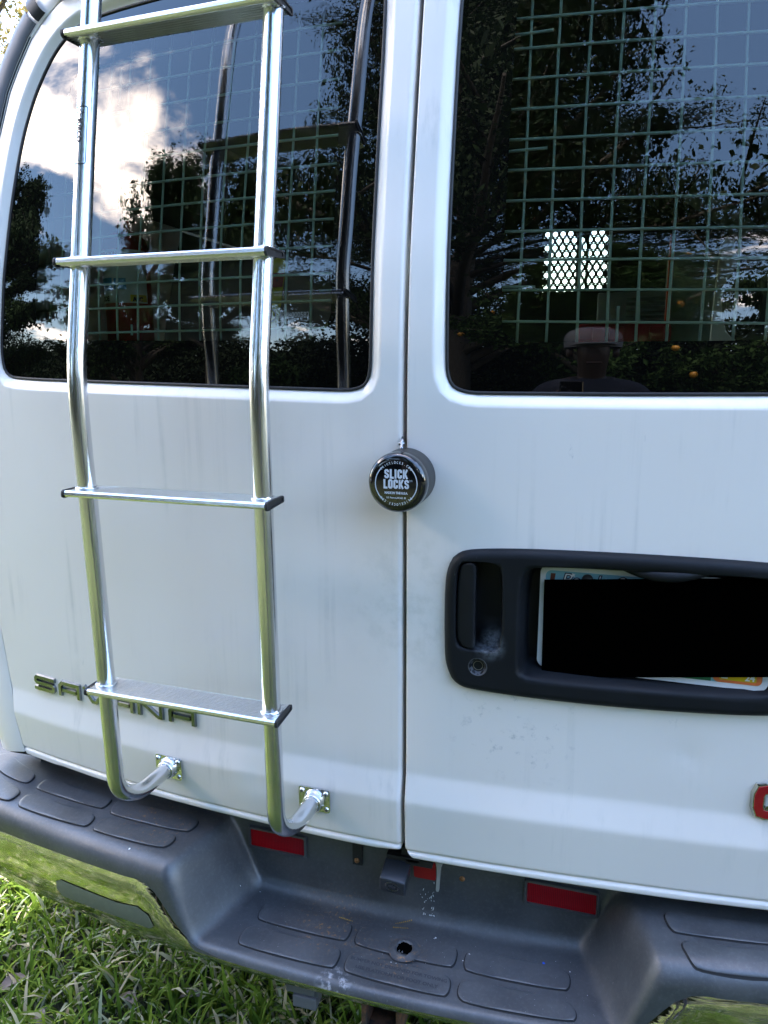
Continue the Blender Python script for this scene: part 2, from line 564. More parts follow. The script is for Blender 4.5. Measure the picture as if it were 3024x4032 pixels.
t.set(base=t.mix(wv.outputs['Fac'], (0.20, 0.0, 0.003), (0.36, 0.001, 0.006)), rough=0.15, spec=0.25, coat=0.15, coatr=0.05)
t.bump(wv.outputs['Fac'], 0.35, 0.0006)
REDREF = t.m
REDTAG = plain('red_film', (0.34, 0.004, 0.006), 0.4)
REDENAMEL = plain('red_enamel', (0.30, 0.002, 0.010), 0.25, coat=0.6)
CAULK = plain('white_sealant', (0.42, 0.41, 0.37), 0.6)
FLECK = plain('white_fleck', (0.75, 0.77, 0.78), 0.6)
YELLOWP = plain('yellow_crayon', (0.42, 0.25, 0.03), 0.8)
BLUEP = plain('blue_paint', (0.01, 0.09, 0.65), 0.5)
CAMB = NT('camera_housing').set(base=(0.034, 0.038, 0.047), rough=0.34, metal=0.2).m
LENS = plain('lens_glass', (0.01, 0.01, 0.012), 0.04, coat=1.0, coatr=0.02)
PLWHITE = plain('plate_white', (0.74, 0.76, 0.77), 0.4)
PLSKY = plain('plate_sky_blue', (0.20, 0.46, 0.56), 0.4)
PLORANGE = plain('plate_orange', (0.72, 0.17, 0.05), 0.4)
PLGREEN = plain('plate_green', (0.01, 0.14, 0.06), 0.4)
PLBROWN = plain('plate_brown', (0.12, 0.035, 0.02), 0.4)
PLYELLOW = plain('sticker_yellow', (0.62, 0.42, 0.005), 0.4)
NAVY = plain('navy_print', (0.015, 0.025, 0.06), 0.4)
MATTEBLACK = plain('matte_black_bar', (0.0004, 0.0004, 0.0004), 1.0, spec=0.0)
LINER = plain('interior_paint', (0.80, 0.84, 0.80), 0.5)
DARKIN = plain('dark_interior', (0.02, 0.021, 0.022), 0.8)
REDBOX = plain('red_plastic', (0.42, 0.02, 0.03), 0.4)
ORANGE = plain('orange_red_steel', (0.55, 0.06, 0.015), 0.45)
GREYBOX = plain('grey_steel_box', (0.30, 0.33, 0.33), 0.5)
YTAG = plain('yellow_tag', (0.65, 0.48, 0.02), 0.5)
LABELW = plain('label_white', (0.72, 0.74, 0.72), 0.5)
LABELB = plain('label_blue', (0.08, 0.30, 0.50), 0.5)

# ground and plants
t = NT('soil_and_thatch')
t.set(base=t.mix(t.ramp(t.noise(60, 6, 0.7), 0.35, 0.7), (0.013, 0.020, 0.007), (0.030, 0.038, 0.015)), rough=0.95)
t.bump(t.noise(90, 5), 0.6, 0.01)
SOIL = t.m
def leafmat(name, c0, c1, trans=0.35, attr=None):
    t = NT(name)
    if attr:
        a = t.n.new('ShaderNodeAttribute'); a.attribute_name = attr
        f = t.n.new('ShaderNodeValToRGB')
        f.color_ramp.elements.remove(f.color_ramp.elements[1])
        f.color_ramp.elements[0].position = 0.0; f.color_ramp.elements[0].color = (*c0[0], 1)
        for p, c in zip(c0[2::2], c0[3::2]): pass
        for i in range(1, len(c0)):
            e = f.color_ramp.elements.new(c1[i]); e.color = (*c0[i], 1)
        t.l.new(a.outputs['Fac'], f.inputs[0]); col = f.outputs[0]
    else:
        col = t.mix(t.ramp(t.noise(7, 3), 0.3, 0.7), c0, c1)
    t.set(base=col, rough=0.7, spec=0.10)
    tl = t.n.new('ShaderNodeBsdfTranslucent'); t.l.new(col, tl.inputs[0])
    m = t.n.new('ShaderNodeMixShader'); m.inputs[0].default_value = trans
    t.l.new(t.b.outputs[0], m.inputs[1]); t.l.new(tl.outputs[0], m.inputs[2]); t.l.new(m.outputs[0], t.out.inputs['Surface'])
    return t.m
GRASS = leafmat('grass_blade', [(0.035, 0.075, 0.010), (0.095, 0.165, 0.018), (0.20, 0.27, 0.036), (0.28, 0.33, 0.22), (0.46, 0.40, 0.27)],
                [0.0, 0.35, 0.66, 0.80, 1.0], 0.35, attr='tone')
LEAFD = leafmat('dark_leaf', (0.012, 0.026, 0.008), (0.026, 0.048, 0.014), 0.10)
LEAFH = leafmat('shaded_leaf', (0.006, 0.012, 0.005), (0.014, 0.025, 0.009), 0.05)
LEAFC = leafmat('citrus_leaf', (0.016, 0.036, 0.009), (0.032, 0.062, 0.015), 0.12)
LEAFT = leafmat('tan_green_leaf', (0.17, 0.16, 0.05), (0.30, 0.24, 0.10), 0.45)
t = NT('bark'); t.set(base=t.mix(t.noise(20, 6), (0.05, 0.04, 0.03), (0.13, 0.11, 0.09)), rough=0.9); t.bump(t.noise(1.0, 5, 0.6, t.map((60, 60, 9))), 0.8, 0.02); BARK = t.m
FRUIT = NT('orange_peel').set(base=(0.45, 0.20, 0.015), rough=0.45).m
t = NT('dead_leaf'); t.set(base=t.mix(t.noise(60, 4), (0.07, 0.055, 0.05), (0.14, 0.12, 0.105)), rough=0.8); DEADLEAF = t.m
# ------------------------------------------------------------------ the shape of the van's back
PZ = np.array([.50, .62, .70, .735, .785, .86, 1.0, 1.2, 1.33, 1.42, 1.52, 1.69, 1.865, 2.0, 2.1])
PB = np.array([0, 0, 0, 0, 0, 0, 0, 0, 0, .004, .014, .050, .092, .130, .165])
_tz = np.arange(.40, 2.15, .002)
def _smooth(y, w):
    k = max(1, int(w/.002)); ker = np.hanning(k+2)[1:-1]; ker /= ker.sum()
    return np.convolve(np.pad(y, k, mode='edge'), ker, 'same')[k:-k]
_base = _smooth(np.interp(_tz, PZ, PB), .11)
_ledge = _smooth(np.interp(_tz, [.40, .62, .716, .760, 2.2], [-.002, -.004, -.0100, 0, 0]), .016)
_prof = _base+_ledge
def prof(z): return np.interp(z, _tz, _prof)
def plan(x):
    x = np.asarray(x, float)
    return np.where(x < 0, .15, .08)*x*x
def S(x, z): return plan(x)+prof(z)
def Sn(x, z):
    e = 1e-3
    return Vector((float(S(x+e, z)-S(x-e, z))/(2*e), -1, float(S(x, z+e)-S(x, z-e))/(2*e))).normalized()

WIN_L = chaikin([(-.052, 1.90), (-.0515, 1.60), (-.051, 1.40), (-.053, 1.352), (-.075, 1.3395), (-.12, 1.3405), (-.317, 1.345), (-.574, 1.350), (-.70, 1.3525), (-.749, 1.357), (-.7585, 1.395),
                 (-.750, 1.465), (-.745, 1.53), (-.738, 1.62), (-.730, 1.68), (-.718, 1.755), (-.702, 1.808), (-.680, 1.855), (-.650, 1.900), (-.612, 1.928), (-.56, 1.940), (-.30, 1.944), (-.10, 1.944), (-.062, 1.935)], 2)
WIN_R = chaikin([(.052, 1.90), (.0525, 1.60), (.0545, 1.40), (.057, 1.352), (.080, 1.3375), (.13, 1.337), (.40, 1.337), (.68, 1.340), (.735, 1.348), (.750, 1.39),
                 (.742, 1.465), (.734, 1.62), (.718, 1.755), (.680, 1.855), (.612, 1.928), (.56, 1.940), (.30, 1.944), (.10, 1.944), (.062, 1.935)], 2)
FRIT_L = chaikin([(-.1135, 1.85), (-.1125, 1.60), (-.112, 1.46), (-.114, 1.428), (-.135, 1.410), (-.18, 1.4105), (-.58, 1.417), (-.648, 1.420), (-.667, 1.448), (-.666, 1.49),
                  (-.660, 1.53), (-.652, 1.63), (-.638, 1.741), (-.620, 1.802), (-.598, 1.850), (-.56, 1.880), (-.50, 1.890), (-.2, 1.892), (-.125, 1.888)], 2)
FRIT_R = chaikin([(.128, 1.885), (.128, 1.60), (.128, 1.41), (.1282, 1.4052), (.134, 1.405), (.40, 1.405), (.60, 1.405), (.66, 1.41), (.666, 1.49), (.652, 1.63), (.62, 1.80), (.56, 1.88), (.14, 1.89)], 2)
DOOR_L = [(-.0032, .630), (-.0045, .6265), (-.0085, .6245), (-.10, .6245), (-.3, .627), (-.6, .626), (-.783, .629), (-.788, .632), (-.80, .70), (-.815, .78), (-.829, .90), (-.835, 1.08), (-.832, 1.30), (-.818, 1.50), (-.795, 1.66), (-.763, 1.77),
          (-.746, 1.838), (-.727, 1.878), (-.703, 1.922), (-.676, 1.950), (-.64, 1.975), (-.58, 1.992), (-.45, 2.0), (-.0032, 2.002)]
DOOR_R = [(.0032, .636), (.0050, .625), (.0105, .6185), (.020, .6165), (.10, .6165), (.4, .616), (.783, .620), (.788, .624), (.80, .70), (.815, .78), (.829, .90), (.835, 1.08), (.832, 1.30), (.818, 1.50), (.795, 1.66), (.763, 1.77),
          (.746, 1.838), (.727, 1.878), (.703, 1.922), (.676, 1.950), (.64, 1.975), (.58, 1.992), (.45, 2.0), (.0032, 2.002)]
BEZ = chaikin([(.0605, 1.05), (.061, .985), (.063, .945), (.078, .916), (.115, .9105), (.227, .9065), (.40, .907), (.545, .915), (.553, .94), (.553, 1.09), (.545, 1.122), (.40, 1.128), (.217, 1.1285), (.125, 1.1255), (.076, 1.119), (.062, 1.088)], 2)

van = tag(empty('van', (0, 1.2, 0)), 'old white cargo van seen from behind with both rear doors shut', 'van')
dents = [(-.245, .715, .030, .0035), (.405, .842, .018, .0022), (-.30, 1.08, .16, .0016), (-.52, .96, .12, .0014), (-.16, .83, .14, .0018), (.30, .80, .12, .0012), (-.10, 1.12, .05, .0010), (.27, 1.23, .11, .0012)]
def make_door(sign, outline, win, hole=None):
    so, sw = sdf_poly(outline), sdf_poly(win)
    def y(x, z):
        p = np.stack([x, z], 1)
        d = -so(p); w = sw(p)
        r = np.where((np.abs(x) < .05) & (np.abs(x) < z-.60), .0072 if sign < 0 else .0035, np.where((np.abs(x) > .70) & (z < 1.45), .0010, .0045))
        dd = np.clip(d, 0, r)
        edge = (r-np.sqrt(np.maximum(r*r-(r-dd)**2, 0)))
        hem = z-np.interp(x, [-.8, -.3, -.004, .004, .8], [.629, .627, .6245, .6165, .620])
        groove = .0042*np.exp(-((hem-.0125)/.0028)**2)
        rec = .0135*(1-sstep(-.002, .0185, w))
        out = S(x, z)+edge+groove+rec
        for dx, dz, rr, a in dents:
            out = out+a*np.exp(-(((x-dx)**2+(z-dz)**2)/(rr*rr)))
        return out
    xs = np.arange(.003, .86, .020)*sign
    if sign < 0: xs = xs[::-1]
    xs = np.concatenate([[-.86], xs, [0]]) if sign < 0 else np.concatenate([[0], xs, [.86]])
    zs = np.concatenate([np.arange(.60, .70, .01), np.arange(.70, .78, .004), np.arange(.78, 2.03, .020)])
    P = grid_polys(list(xs), list(zs))
    P = clip_polys(P, so, 0.0, 'below')
    for l in (-.0008, -.0018, -.0032, -.0050, -.0075): P = clip_polys(P, so, l, 'all')
    P = clip_polys(P, sw, 0.0, 'above')
    for l in (.003, .006, .009, .012, .015, .019): P = clip_polys(P, sw, l, 'all')
    hemf = lambda q: q[:, 1]-np.interp(q[:, 0], [-.8, -.3, -.004, .004, .8], [.629, .627, .6245, .6165, .620])
    for l in (.006, .0095, .011, .0125, .014, .0155, .019): P = clip_polys(P, hemf, l, 'all')
    if hole is not None: P = clip_polys(P, hole, -.006, 'above')
    for dx, dz, rr, a in dents:
        if rr < .04 and dx*sign > 0:
            f = lambda q, dx=dx, dz=dz: np.hypot(q[:, 0]-dx, q[:, 1]-dz)
            for l in (rr*.5, rr, rr*1.6): P = clip_polys(P, f, l, 'all')
    return panel('rear_door', P, y, PAINT, van, rim=.02)
sbez = sdf_poly(BEZ)
door_l = make_door(-1, DOOR_L, WIN_L)
door_r = make_door(1, DOOR_R, WIN_R, sbez)
door_l['label'] = 'left rear door carrying the ladder and the raised model lettering'
door_r['label'] = 'right rear door with the black handle housing'

def offset_ring(P, d):
    P = np.array(P); n = len(P); out = []
    ar = sum(P[i-1][0]*P[i][1]-P[i][0]*P[i-1][1] for i in range(n))
    for i in range(n):
        a = P[i]-P[i-1]; b = P[(i+1) % n]-P[i]
        a = a/(np.linalg.norm(a)+1e-12); b = b/(np.linalg.norm(b)+1e-12)
        m = np.array([a[1]+b[1], -(a[0]+b[0])]); m /= np.linalg.norm(m)+1e-12
        out.append(P[i]+m*(d if ar > 0 else -d))
    return out
for door, win, frit in ((door_l, WIN_L, FRIT_L), (door_r, WIN_R, FRIT_R)):
    sw, sf = sdf_poly(win), sdf_poly(frit)
    yg = lambda x, z: S(x, z)+.0125
    lo, hi = np.min(win, 0)-.02, np.max(win, 0)+.02
    G = grid_polys(list(np.linspace(lo[0], hi[0], 26)), list(np.linspace(lo[1], hi[1], 26)))
    G = clip_polys(G, sw, .003, 'below')
    panel('window_border', clip_polys(G, sf, 0, 'above'), yg, FRIT, door)
    panel('window_pane', clip_polys(G, sf, 0, 'below'), yg, GLASS, door)
    mb = MB()
    ring = [(p[0], float(S(p[0], p[1]))+.0122, p[1]) for p in offset_ring(win, -.0012)]
    mb.tube(ring, .0024, 8, closed=True)
    mb.build('window_seal', BLACK, door)

# wire screens behind the panes (40 mm mesh)
def wy(x, z): return float(S(x, z))+.050
def screen(door, xs, zs, tilt, stubs, lo, hi):
    mb = MB(); r = .0020
    def zt(z, x): return z+tilt*(x-xs[len(xs)//2])
    for i, x in enumerate(xs):
        mb.tube([(x+.0016*math.sin(z*9+i), wy(x, z)+.0033, zt(z, x)) for z in np.linspace(lo[1], hi[1], 14)], r, 6)
    for z in zs:
        mb.tube([(x, wy(x, z), zt(z, x)) for x in np.linspace(lo[0], hi[0], 14)], r, 6)
    for a, b in stubs:
        mb.tube([(p[0], wy(p[0], p[1]), p[1]) for p in (a, b)], r, 6)
    mb.build('wire_screen', WIRE, door)
zs_l = [1.430, 1.4695, 1.508, 1.547, 1.586, 1.626, 1.665, 1.706, 1.746, 1.788, 1.830, 1.870]
screen(door_l, [-.683, -.643, -.598, -.555, -.515, -.472, -.432, -.392, -.353, -.314, -.277, -.239, -.201, -.161, -.121], zs_l, 0.0,
       [((-.70, 1.449), (-.655, 1.452)), ((-.484, 1.425), (-.484, 1.442)), ((-.212, 1.405), (-.212, 1.437)), ((-.145, 1.484), (-.10, 1.484)), ((-.53, 1.80), (-.53, 1.86)), ((-.668, 1.43), (-.668, 1.60))], (-.70, 1.40), (-.095, 1.90))
zs_r = [1.429, 1.471, 1.5105, 1.549, 1.590, 1.631, 1.672, 1.713, 1.754, 1.795, 1.836, 1.877]
screen(door_r, [.146, .1845, .225, .265, .304, .343, .383, .422, .461, .50, .54, .58, .62], zs_r, -.022,
       [((.10, 1.482), (.168, 1.480)), ((.10, 1.662), (.175, 1.664)), ((.10, 1.820), (.175, 1.822)), ((.278, 1.40), (.278, 1.452)), ((.305, 1.43), (.302, 1.476))], (.10, 1.40), (.64, 1.90))

# faint maker's marks etched on the left pane
mb = MB()
vs, fs = text2d('43R-000582', .0105, 0, 'LEFT', 0.9)
mb.add([(-.192+x, float(S(-.192+x, 1.447))+.0119, 1.444+y) for x, y in vs], fs)
ring = [(-.208+.009*math.cos(a), 1.4475+.009*math.sin(a)) for a in np.linspace(0, 2*math.pi, 25)[:-1]]
strip(mb, ring, .0012, lambda u, v, h: (u, float(S(u, v))+.0121-h, v), 0, .0002, 0, closed=True)
vs, fs = text2d('E1', .011, 0, 'CENTER')
mb.add([(-.208+x, float(S(-.208, 1.447))+.0119, 1.4437+y) for x, y in vs], fs)
mb.build('pane_marking', plain('etched_mark', (0.16, 0.18, 0.17), 0.6), door_l)

# ---- body shell round the doors, sides, roof
path = DOOR_L[7:-1]+[(-.0, 2.004)]+[(p[0], p[1]) for p in DOOR_R[7:-1]][::-1]
path = [(p[0], p[1]) for p in path]
def norm2(P, i):
    a = np.array(P[max(i-1, 0)]); b = np.array(P[min(i+1, len(P)-1)])
    d = b-a; d /= np.linalg.norm(d)
    return np.array([-d[1], d[0]])
SEC = [(.0013, .020), (.0013, .0009), (.004, .0), (.030, .004), (.048, .018), (.058, .045), (.064, .11), (.068, .40), (.069, .75), (.071, 2.2), (.072, 2.55)]
def section(P, k, secs):
    n, yy = secs[k]; out = []
    for i, p in enumerate(P):
        m = norm2(P, i)
        q = np.array(p)+m*n*(1+.5*float(sstep(1.55, 1.15, p[1])) if k > 2 else 1)
        y = float(S(p[0], min(p[1], 2.0)))+yy if yy < 2 else 2.75
        out.append((q[0], y, q[1]))
    return out
def loft(P, secs, name, mat, parent, win=None):
    mb = MB(); rows = [section(P, k, secs) for k in range(len(secs))]
    n = len(P); vs = [v for r_ in rows for v in r_]
    fs = [(i*n+j, i*n+j+1, (i+1)*n+j+1, (i+1)*n+j) for i in range(len(rows)-1) for j in range(n-1)]
    if win is not None:
        cut = [f for f in fs if f[0]//n == win and 1.25 < (P[f[0] % n][1]+P[f[1] % n][1])/2 < 1.72]
        fs = [f for f in fs if f not in cut]
        for s_ in (-1, 1):
            cf = [f for f in cut if vs[f[0]][0]*s_ > 0]; ids = sorted({i for f in cf for i in f}); im = {v_: k_ for k_, v_ in enumerate(ids)}
            mw = MB(); mw.add([vs[i] for i in ids], [[im[i] for i in f] for f in cf], 0, True); side_glass.append(mw)
    mb.add(vs, fs, 0, True)
    return mb.build(name, mat, parent, auto=50)
side_glass = []
body = loft(path, SEC, 'body_shell', PAINT, van, win=8)
for mw in side_glass: mw.build('side_window', CLEAR, van)
trimpath = [p for p in DOOR_L if 1.49 < p[1] < 1.93 and p[0] < -.6]
trimpath = [(-.806, 1.58)]+[p for p in trimpath if p[1] > 1.6]+[(-.686, 1.941)]
TSEC = [(.006, .012), (.0062, -.003), (.010, -.0055), (.030, .000), (.050, .015), (.061, .045), (.068, .115), (.070, .16)]
trim = loft(trimpath, TSEC, 'pillar_trim', TRIM, van)
mb = MB()
gp = [np.array(p)+norm2(trimpath, i)*.0040 for i, p in enumerate(trimpath)]
mb.tube([(p[0], float(S(p[0], p[1]))+.0015, p[1]) for p in gp], .0030, 8)
mb.build('door_gasket', BLACK, trim)
tp2 = [(-.683, 1.944), (-.676, 1.950), (-.668, 1.956)]
loft(tp2, [(.004, .01), (.006, -.007), (.012, -.010), (.034, -.004), (.055, .012), (.066, .045)], 'trim_seal', BLACK, trim)
mb = MB()
hd = [(x, float(S(x, 1.985))-.012, 2.006-.06*max(0, (abs(x)-.42))**1.5) for x in np.linspace(-.655, -.25, 12)]
mb.tube(hd, .013, 10)
mb.build('roof_edge_seal', BLACK, body)
# screen, bonnet, floor and bulkhead of the van
mb = MB()
for s in (-1, 1):
    pts = [(.86*s, 2.70, .64), (.89*s, 2.70, 1.2), (.86*s, 2.70, 1.6), (.80*s, 2.70, 1.9)]
    mb.add(pts+[(.88*s, 3.50, .64), (.92*s, 3.50, 1.18), (.915*s, 3.45, 1.20), (.87*s, 2.80, 1.88)], [(0, 1, 5, 4), (1, 2, 6, 5), (2, 3, 7, 6)])
    mb.add([(.88*s, 3.5, .45), (.92*s, 3.5, 1.18), (.86*s, 4.5, .98), (.84*s, 4.5, .45)], [(0, 1, 2, 3)])
mb.add([(-.92, 3.5, 1.18), (.92, 3.5, 1.18), (.86, 4.5, .98), (-.86, 4.5, .98), (-.84, 4.5, .45), (.84, 4.5, .45)], [(0, 1, 2, 3), (3, 2, 5, 4)])
mb.build('bonnet', PAINT, van)
mb = MB(); mb.add([(-.91, 3.46, 1.18), (.91, 3.46, 1.18), (.84, 2.74, 1.95), (-.84, 2.74, 1.95)], [(0, 1, 2, 3)]); mb.build('windscreen', CLEAR, van)
mb = MB(); mb.box((-.84, .105, .615), (.84, 3.5, .655)); mb.box((-.80, .14, .40), (-.62, 3.4, .61)); mb.box((.62, .14, .40), (.80, 3.4, .61)); mb.box((-.62, .6, .42), (.62, .75, .61))
mb.build('floor_pan', DARKIN, van)
mb = MB(); mb.box((-.66, .24, 1.905), (.66, 1.5, 1.93)); mb.box((-.80, .30, 1.72), (-.66, 1.5, 1.93)); mb.box((.70, .30, 1.76), (.80, 1.5, 1.93))
mb.build('headliner', DARKIN, van)
# perforated bulkhead panel, seen through the right pane
bx0, bz0 = .082, 1.598
YB = 1.50
pitch = .0235; rowh = pitch*.87; mb = MB()
nr_, nc_ = 9, 8
bx1 = bx0+(nc_+.5)*pitch; bz1 = bz0+nr_*rowh
for r_ in range(nr_):
    x0 = bx0+(pitch/2 if r_ % 2 else 0)
    z0 = bz0+r_*rowh
    e = (bx1-pitch/2, bx1) if r_ % 2 == 0 else (bx0, bx0+pitch/2)
    mb.add([(e[0], YB, z0), (e[1], YB, z0), (e[1], YB, z0+rowh), (e[0], YB, z0+rowh)], [(0, 1, 2, 3)])
    for c_ in range(nc_):
        cx, cz = x0+(c_+.5)*pitch, z0+rowh/2
        inn, out = [], []
        for k in range(24):
            a = 2*math.pi*(k+.5)/24; ca_, sa_ = math.cos(a), math.sin(a)
            q = min(pitch/2/max(abs(ca_), 1e-6), rowh/2/max(abs(sa_), 1e-6))
            inn.append((cx+.0070*ca_, YB, cz+.0070*sa_)); out.append((cx+q*ca_, YB, cz+q*sa_))
        mb.add(inn+out, [(k, (k+1) % 24, 24+(k+1) % 24, 24+k) for k in range(24)])
        for sx in (-1, 1):
            for sz in (-1, 1):
                pass
bulk = mb.build('bulkhead_panel', DARKIN, van)
mb = MB()
mb.box((-.86, YB, .655), (bx0, YB+.02, 2.0)); mb.box((bx1, YB, .655), (.86, YB+.02, 2.0))
mb.box((bx0, YB, .655), (bx1, YB+.02, bz0)); mb.box((bx0, YB, bz1), (bx1, YB+.02, 2.0))
mb.build('bulkhead', DARKIN, van)
# pale liner panels inside
mb = MB(); mb.box((-.745, .165, .66), (-.728, .235, 1.72), bev=.004); mb.build('side_liner', LINER, van)
mb = MB(); mb.box((.775, .60, .66), (.80, 1.48, 1.84), bev=.004); mb.build('side_liner', LINER, van)

# ---- raised chrome lettering on the left door
def onS(u, v, h): return (u, float(S(u, v))-h, v)
LW, LH, ST = .0568, .0322, .0099
def lp(ch):
    w, h, a = LW, LH, ST/2
    return {'S': [[(w, h-a), (a+.003, h-a), (a, h-a-.003), (a, h/2+.003), (a+.003, h/2), (w-a-.003, h/2), (w-a, h/2-.003), (w-a, a+.003), (w-a-.003, a), (0, a)]],
            'A': [[(a, 0), (a, h-a-.006), (a+.006, h-a), (w-a, h-a), (w-a, 0)], [(a+ST/2, h*.42), (w-a-ST/2, h*.42)]],
            'V': [[(a*.6, h), (w*.42, a+.0005), (w*.58, a+.0005), (w-a*.6, h)]],
            'N': [[(a, 0), (a, h-a), (a+.006, h-a), (w-a-.006, a), (w-a, a), (w-a, h)]]}[ch]
xs0 = [-.740, -.6755, -.613, -.550, -.487, -.4205]
zb0 = [.7745, .7755, .776, .777, .7775, .778]
for i, ch in enumerate('SAVANA'):
    mb = MB()
    for pl in lp(ch):
        strip(mb, [(xs0[i]+u, zb0[i]+v) for u, v in pl], ST, onS, -.001, .0046, .0017)
    mb.build('letter', LETTER, door_l, merge=0)
# red letters with a chrome rim on the right door
def gm(ch):
    w, h = .058, .038
    return {'G': ([(w, h), (.010, h), (.003, h-.002), (0, h-.010), (0, .010), (.003, .002), (.010, 0), (w, 0), (w, h*.5), (w*.52, h*.5)], w),
            'M': ([(0, 0), (0, h), (.016, h), (.032, .010), (.048, h), (.064, h), (.064, 0)], .064),
            'C': ([(w, h), (.010, h), (.003, h-.002), (0, h-.010), (0, .010), (.003, .002), (.010, 0), (w, 0)], w)}[ch]
gx = .4985
for ch in 'GMC':
    pts, w = gm(ch)
    mb = MB()
    strip(mb, [(gx+u, .7685+v) for u, v in pts], .0215, onS, -.001, .0055, .0035)
    o = mb.build('letter', CHROME, door_r, merge=0)
    mb = MB()
    strip(mb, [(gx+u, .7685+v) for u, v in pts], .0120, onS, .0052, .0066, .0006)
    mb.build('letter_face', REDENAMEL, door_r, merge=0)
    gx += w+.034

# ---- black handle and plate housing
REC_P = chaikin([(.1635, 1.06), (.1635, .965), (.168, .938), (.20, .9335), (.36, .933), (.495, .936), (.515, .95), (.515, 1.09), (.497, 1.109), (.36, 1.1095), (.20, 1.1095), (.168, 1.102)], 2)
REC_H = chaikin([(.0765, 1.06), (.0765, 1.00), (.079, .980), (.092, .975), (.128, .973), (.141, .976), (.1455, .99), (.1455, 1.05), (.144, 1.095), (.136, 1.108), (.10, 1.108), (.083, 1.106), (.0775, 1.09)], 2)
sp_, sh_ = sdf_poly(REC_P), sdf_poly(REC_H)
def yb(x, z):
    p = np.stack([x, z], 1)
    d = -sbez(p); a = sp_(p); b = sh_(p)
    face = S(x, z)-.012
    r = .013
    dd = np.clip(d, 0, r)
    edge = (r-np.sqrt(np.maximum(r*r-(r-dd)**2, 0)))
    rp = .050*sstep(.001, .016, -a)
    rp = np.where((z < .945) & (a < 0), .050*sstep(.001, .030, -a), rp)
    floor = sstep(1.02, .968, z)
    rh = .034*sstep(.0005, .006, -b)*(1-.55*floor*sstep(.100, .125, x))
    lx, lz = x-.1115, z-.9515
    lk = .006*(1-sstep(.0085, .0135, np.hypot(lx, lz)))
    return face+edge+rp+rh+lk
G = grid_polys(list(np.concatenate([np.arange(.055, .18, .006), np.arange(.18, .57, .02)])), list(np.arange(.90, 1.14, .008)))
G = clip_polys(G, sbez, 0, 'below')
for l in (-.0006, -.002, -.004, -.007, -.010, -.013): G = clip_polys(G, sbez, l, 'all')
for l in (-.002, -.005, -.008, -.012, -.016, -.030): G = clip_polys(G, sp_, l, 'all')
for l in (-.0004, -.0015, -.003, -.0045, -.006): G = clip_polys(G, sh_, l, 'all')
fl = lambda q: np.hypot(q[:, 0]-.1115, q[:, 1]-.9515)
for l in (.008, .010, .012, .014): G = clip_polys(G, fl, l, 'all')
housing = panel('handle_housing', G, yb, BEZEL, door_r, rim=.012)
# handle flap
fp = chaikin([(.0795, 1.06), (.0795, 1.00), (.0815, .984), (.090, .9785), (.1050, .9775), (.1060, .9785), (.1060, 1.105), (.1050, 1.1065), (.092, 1.1045), (.083, 1.100)], 2)
sfp = sdf_poly(fp)
G = clip_polys(grid_polys(list(np.linspace(.076, .11, 6)), list(np.linspace(.97, 1.11, 14))), sfp, 0, 'below')
for l in (-.0008, -.002, -.004): G = clip_polys(G, sfp, l, 'all')
def yfl(x, z):
    d = np.clip(-sfp(np.stack([x, z], 1)), 0, .003)
    return S(x, z)-.0125+(.003-np.sqrt(np.maximum(.003**2-(.003-d)**2, 0)))+.22*np.clip(.1-x, 0, 1)
panel('door_handle', G, yfl, BEZEL, door_r, rim=.012)
mb = MB()
y0 = float(S(.1115, .9515))-.012
mb.lathe((.1115, y0+.008, .9515), (0, -1, 0), [(.0001, .0), (.0048, .0), (.0056, -.001), (.0062, .0022), (.0070, .0022), (.0076, .0), (.0080, -.004)], 28)
mb.box((.1110, y0+.0068, .9480), (.1120, y0+.0082, .9550))
mb.lathe((.1115, y0+.0065, .9515), (0, -1, 0), [(.0082, .0006), (.0105, .0034), (.0128, .0064), (.0136, .0068), (.0140, .0062)], 32, mat=1)
mb.build('lock_cylinder', [plain('worn_lock_metal', (0.24, 0.22, 0.18), 0.4, 0.6), plain('scuffed_grey_plastic', (0.05, 0.053, 0.06), 0.5)], door_r)
mb = MB()
hz = [(.292, .030, 1.1065), (.33, .004, 1.1005), (.36, -.001, 1.0975), (.39, .003, 1.0995), (.425, .03, 1.105)]
mb.tube([(.30+.11*u, .012-.010*math.sin(math.pi*u), 1.108-.007*math.sin(math.pi*u)) for u in np.linspace(0, 1, 9)], [.004, .006, .007, .008, .008, .008, .007, .006, .004], 10)
mb.build('plate_lamp', BEZEL, door_r)

# ---- licence plate (peach-state print) with its number under an added black redaction bar
plate_T = lambda u, v, h: (.1925+u*.3045, .0235-h, .9475+v*.1525-.006*u)
plate = None
def rrect(x0, y0, x1, y1, r, n=5):
    out = []
    for cx, cy, a0 in ((x1-r, y0+r, -90), (x1-r, y1-r, 0), (x0+r, y1-r, 90), (x0+r, y0+r, 180)):
        for k in range(n+1):
            a = R(a0+90*k/n); out.append((cx+r*math.cos(a), cy+r*math.sin(a)))
    return out
def pl3(x, z, h): return (.1925+x, .0235-h+.03*z, .9475+z-.012*x)
def flat(mb, pts, h, mat=0, thick=0.0, f=pl3):
    vs = [f(x, z, h) for x, z in pts]
    if thick:
        vs += [f(x, z, h-thick) for x, z in pts]
        n = len(pts)
        mb.add(vs, [list(range(n)), list(range(n, 2*n))[::-1]]+[(i, (i+1) % n, n+(i+1) % n, n+i) for i in range(n)], mat)
    else: mb.add(vs, [list(range(len(pts)))], mat)
mb = MB(); flat(mb, rrect(0, 0, .3045, .152, .012), 0, 0, .0012)
plate = mb.build('license_plate', PLWHITE, van)
mb = MB()
flat(mb, rrect(.0075, .0075, .297, .1445, .008), .0003, 0)
flat(mb, [(.0082, .0078), (.0145, .0078), (.0145, .05), (.0082, .05)], .0006, 1)
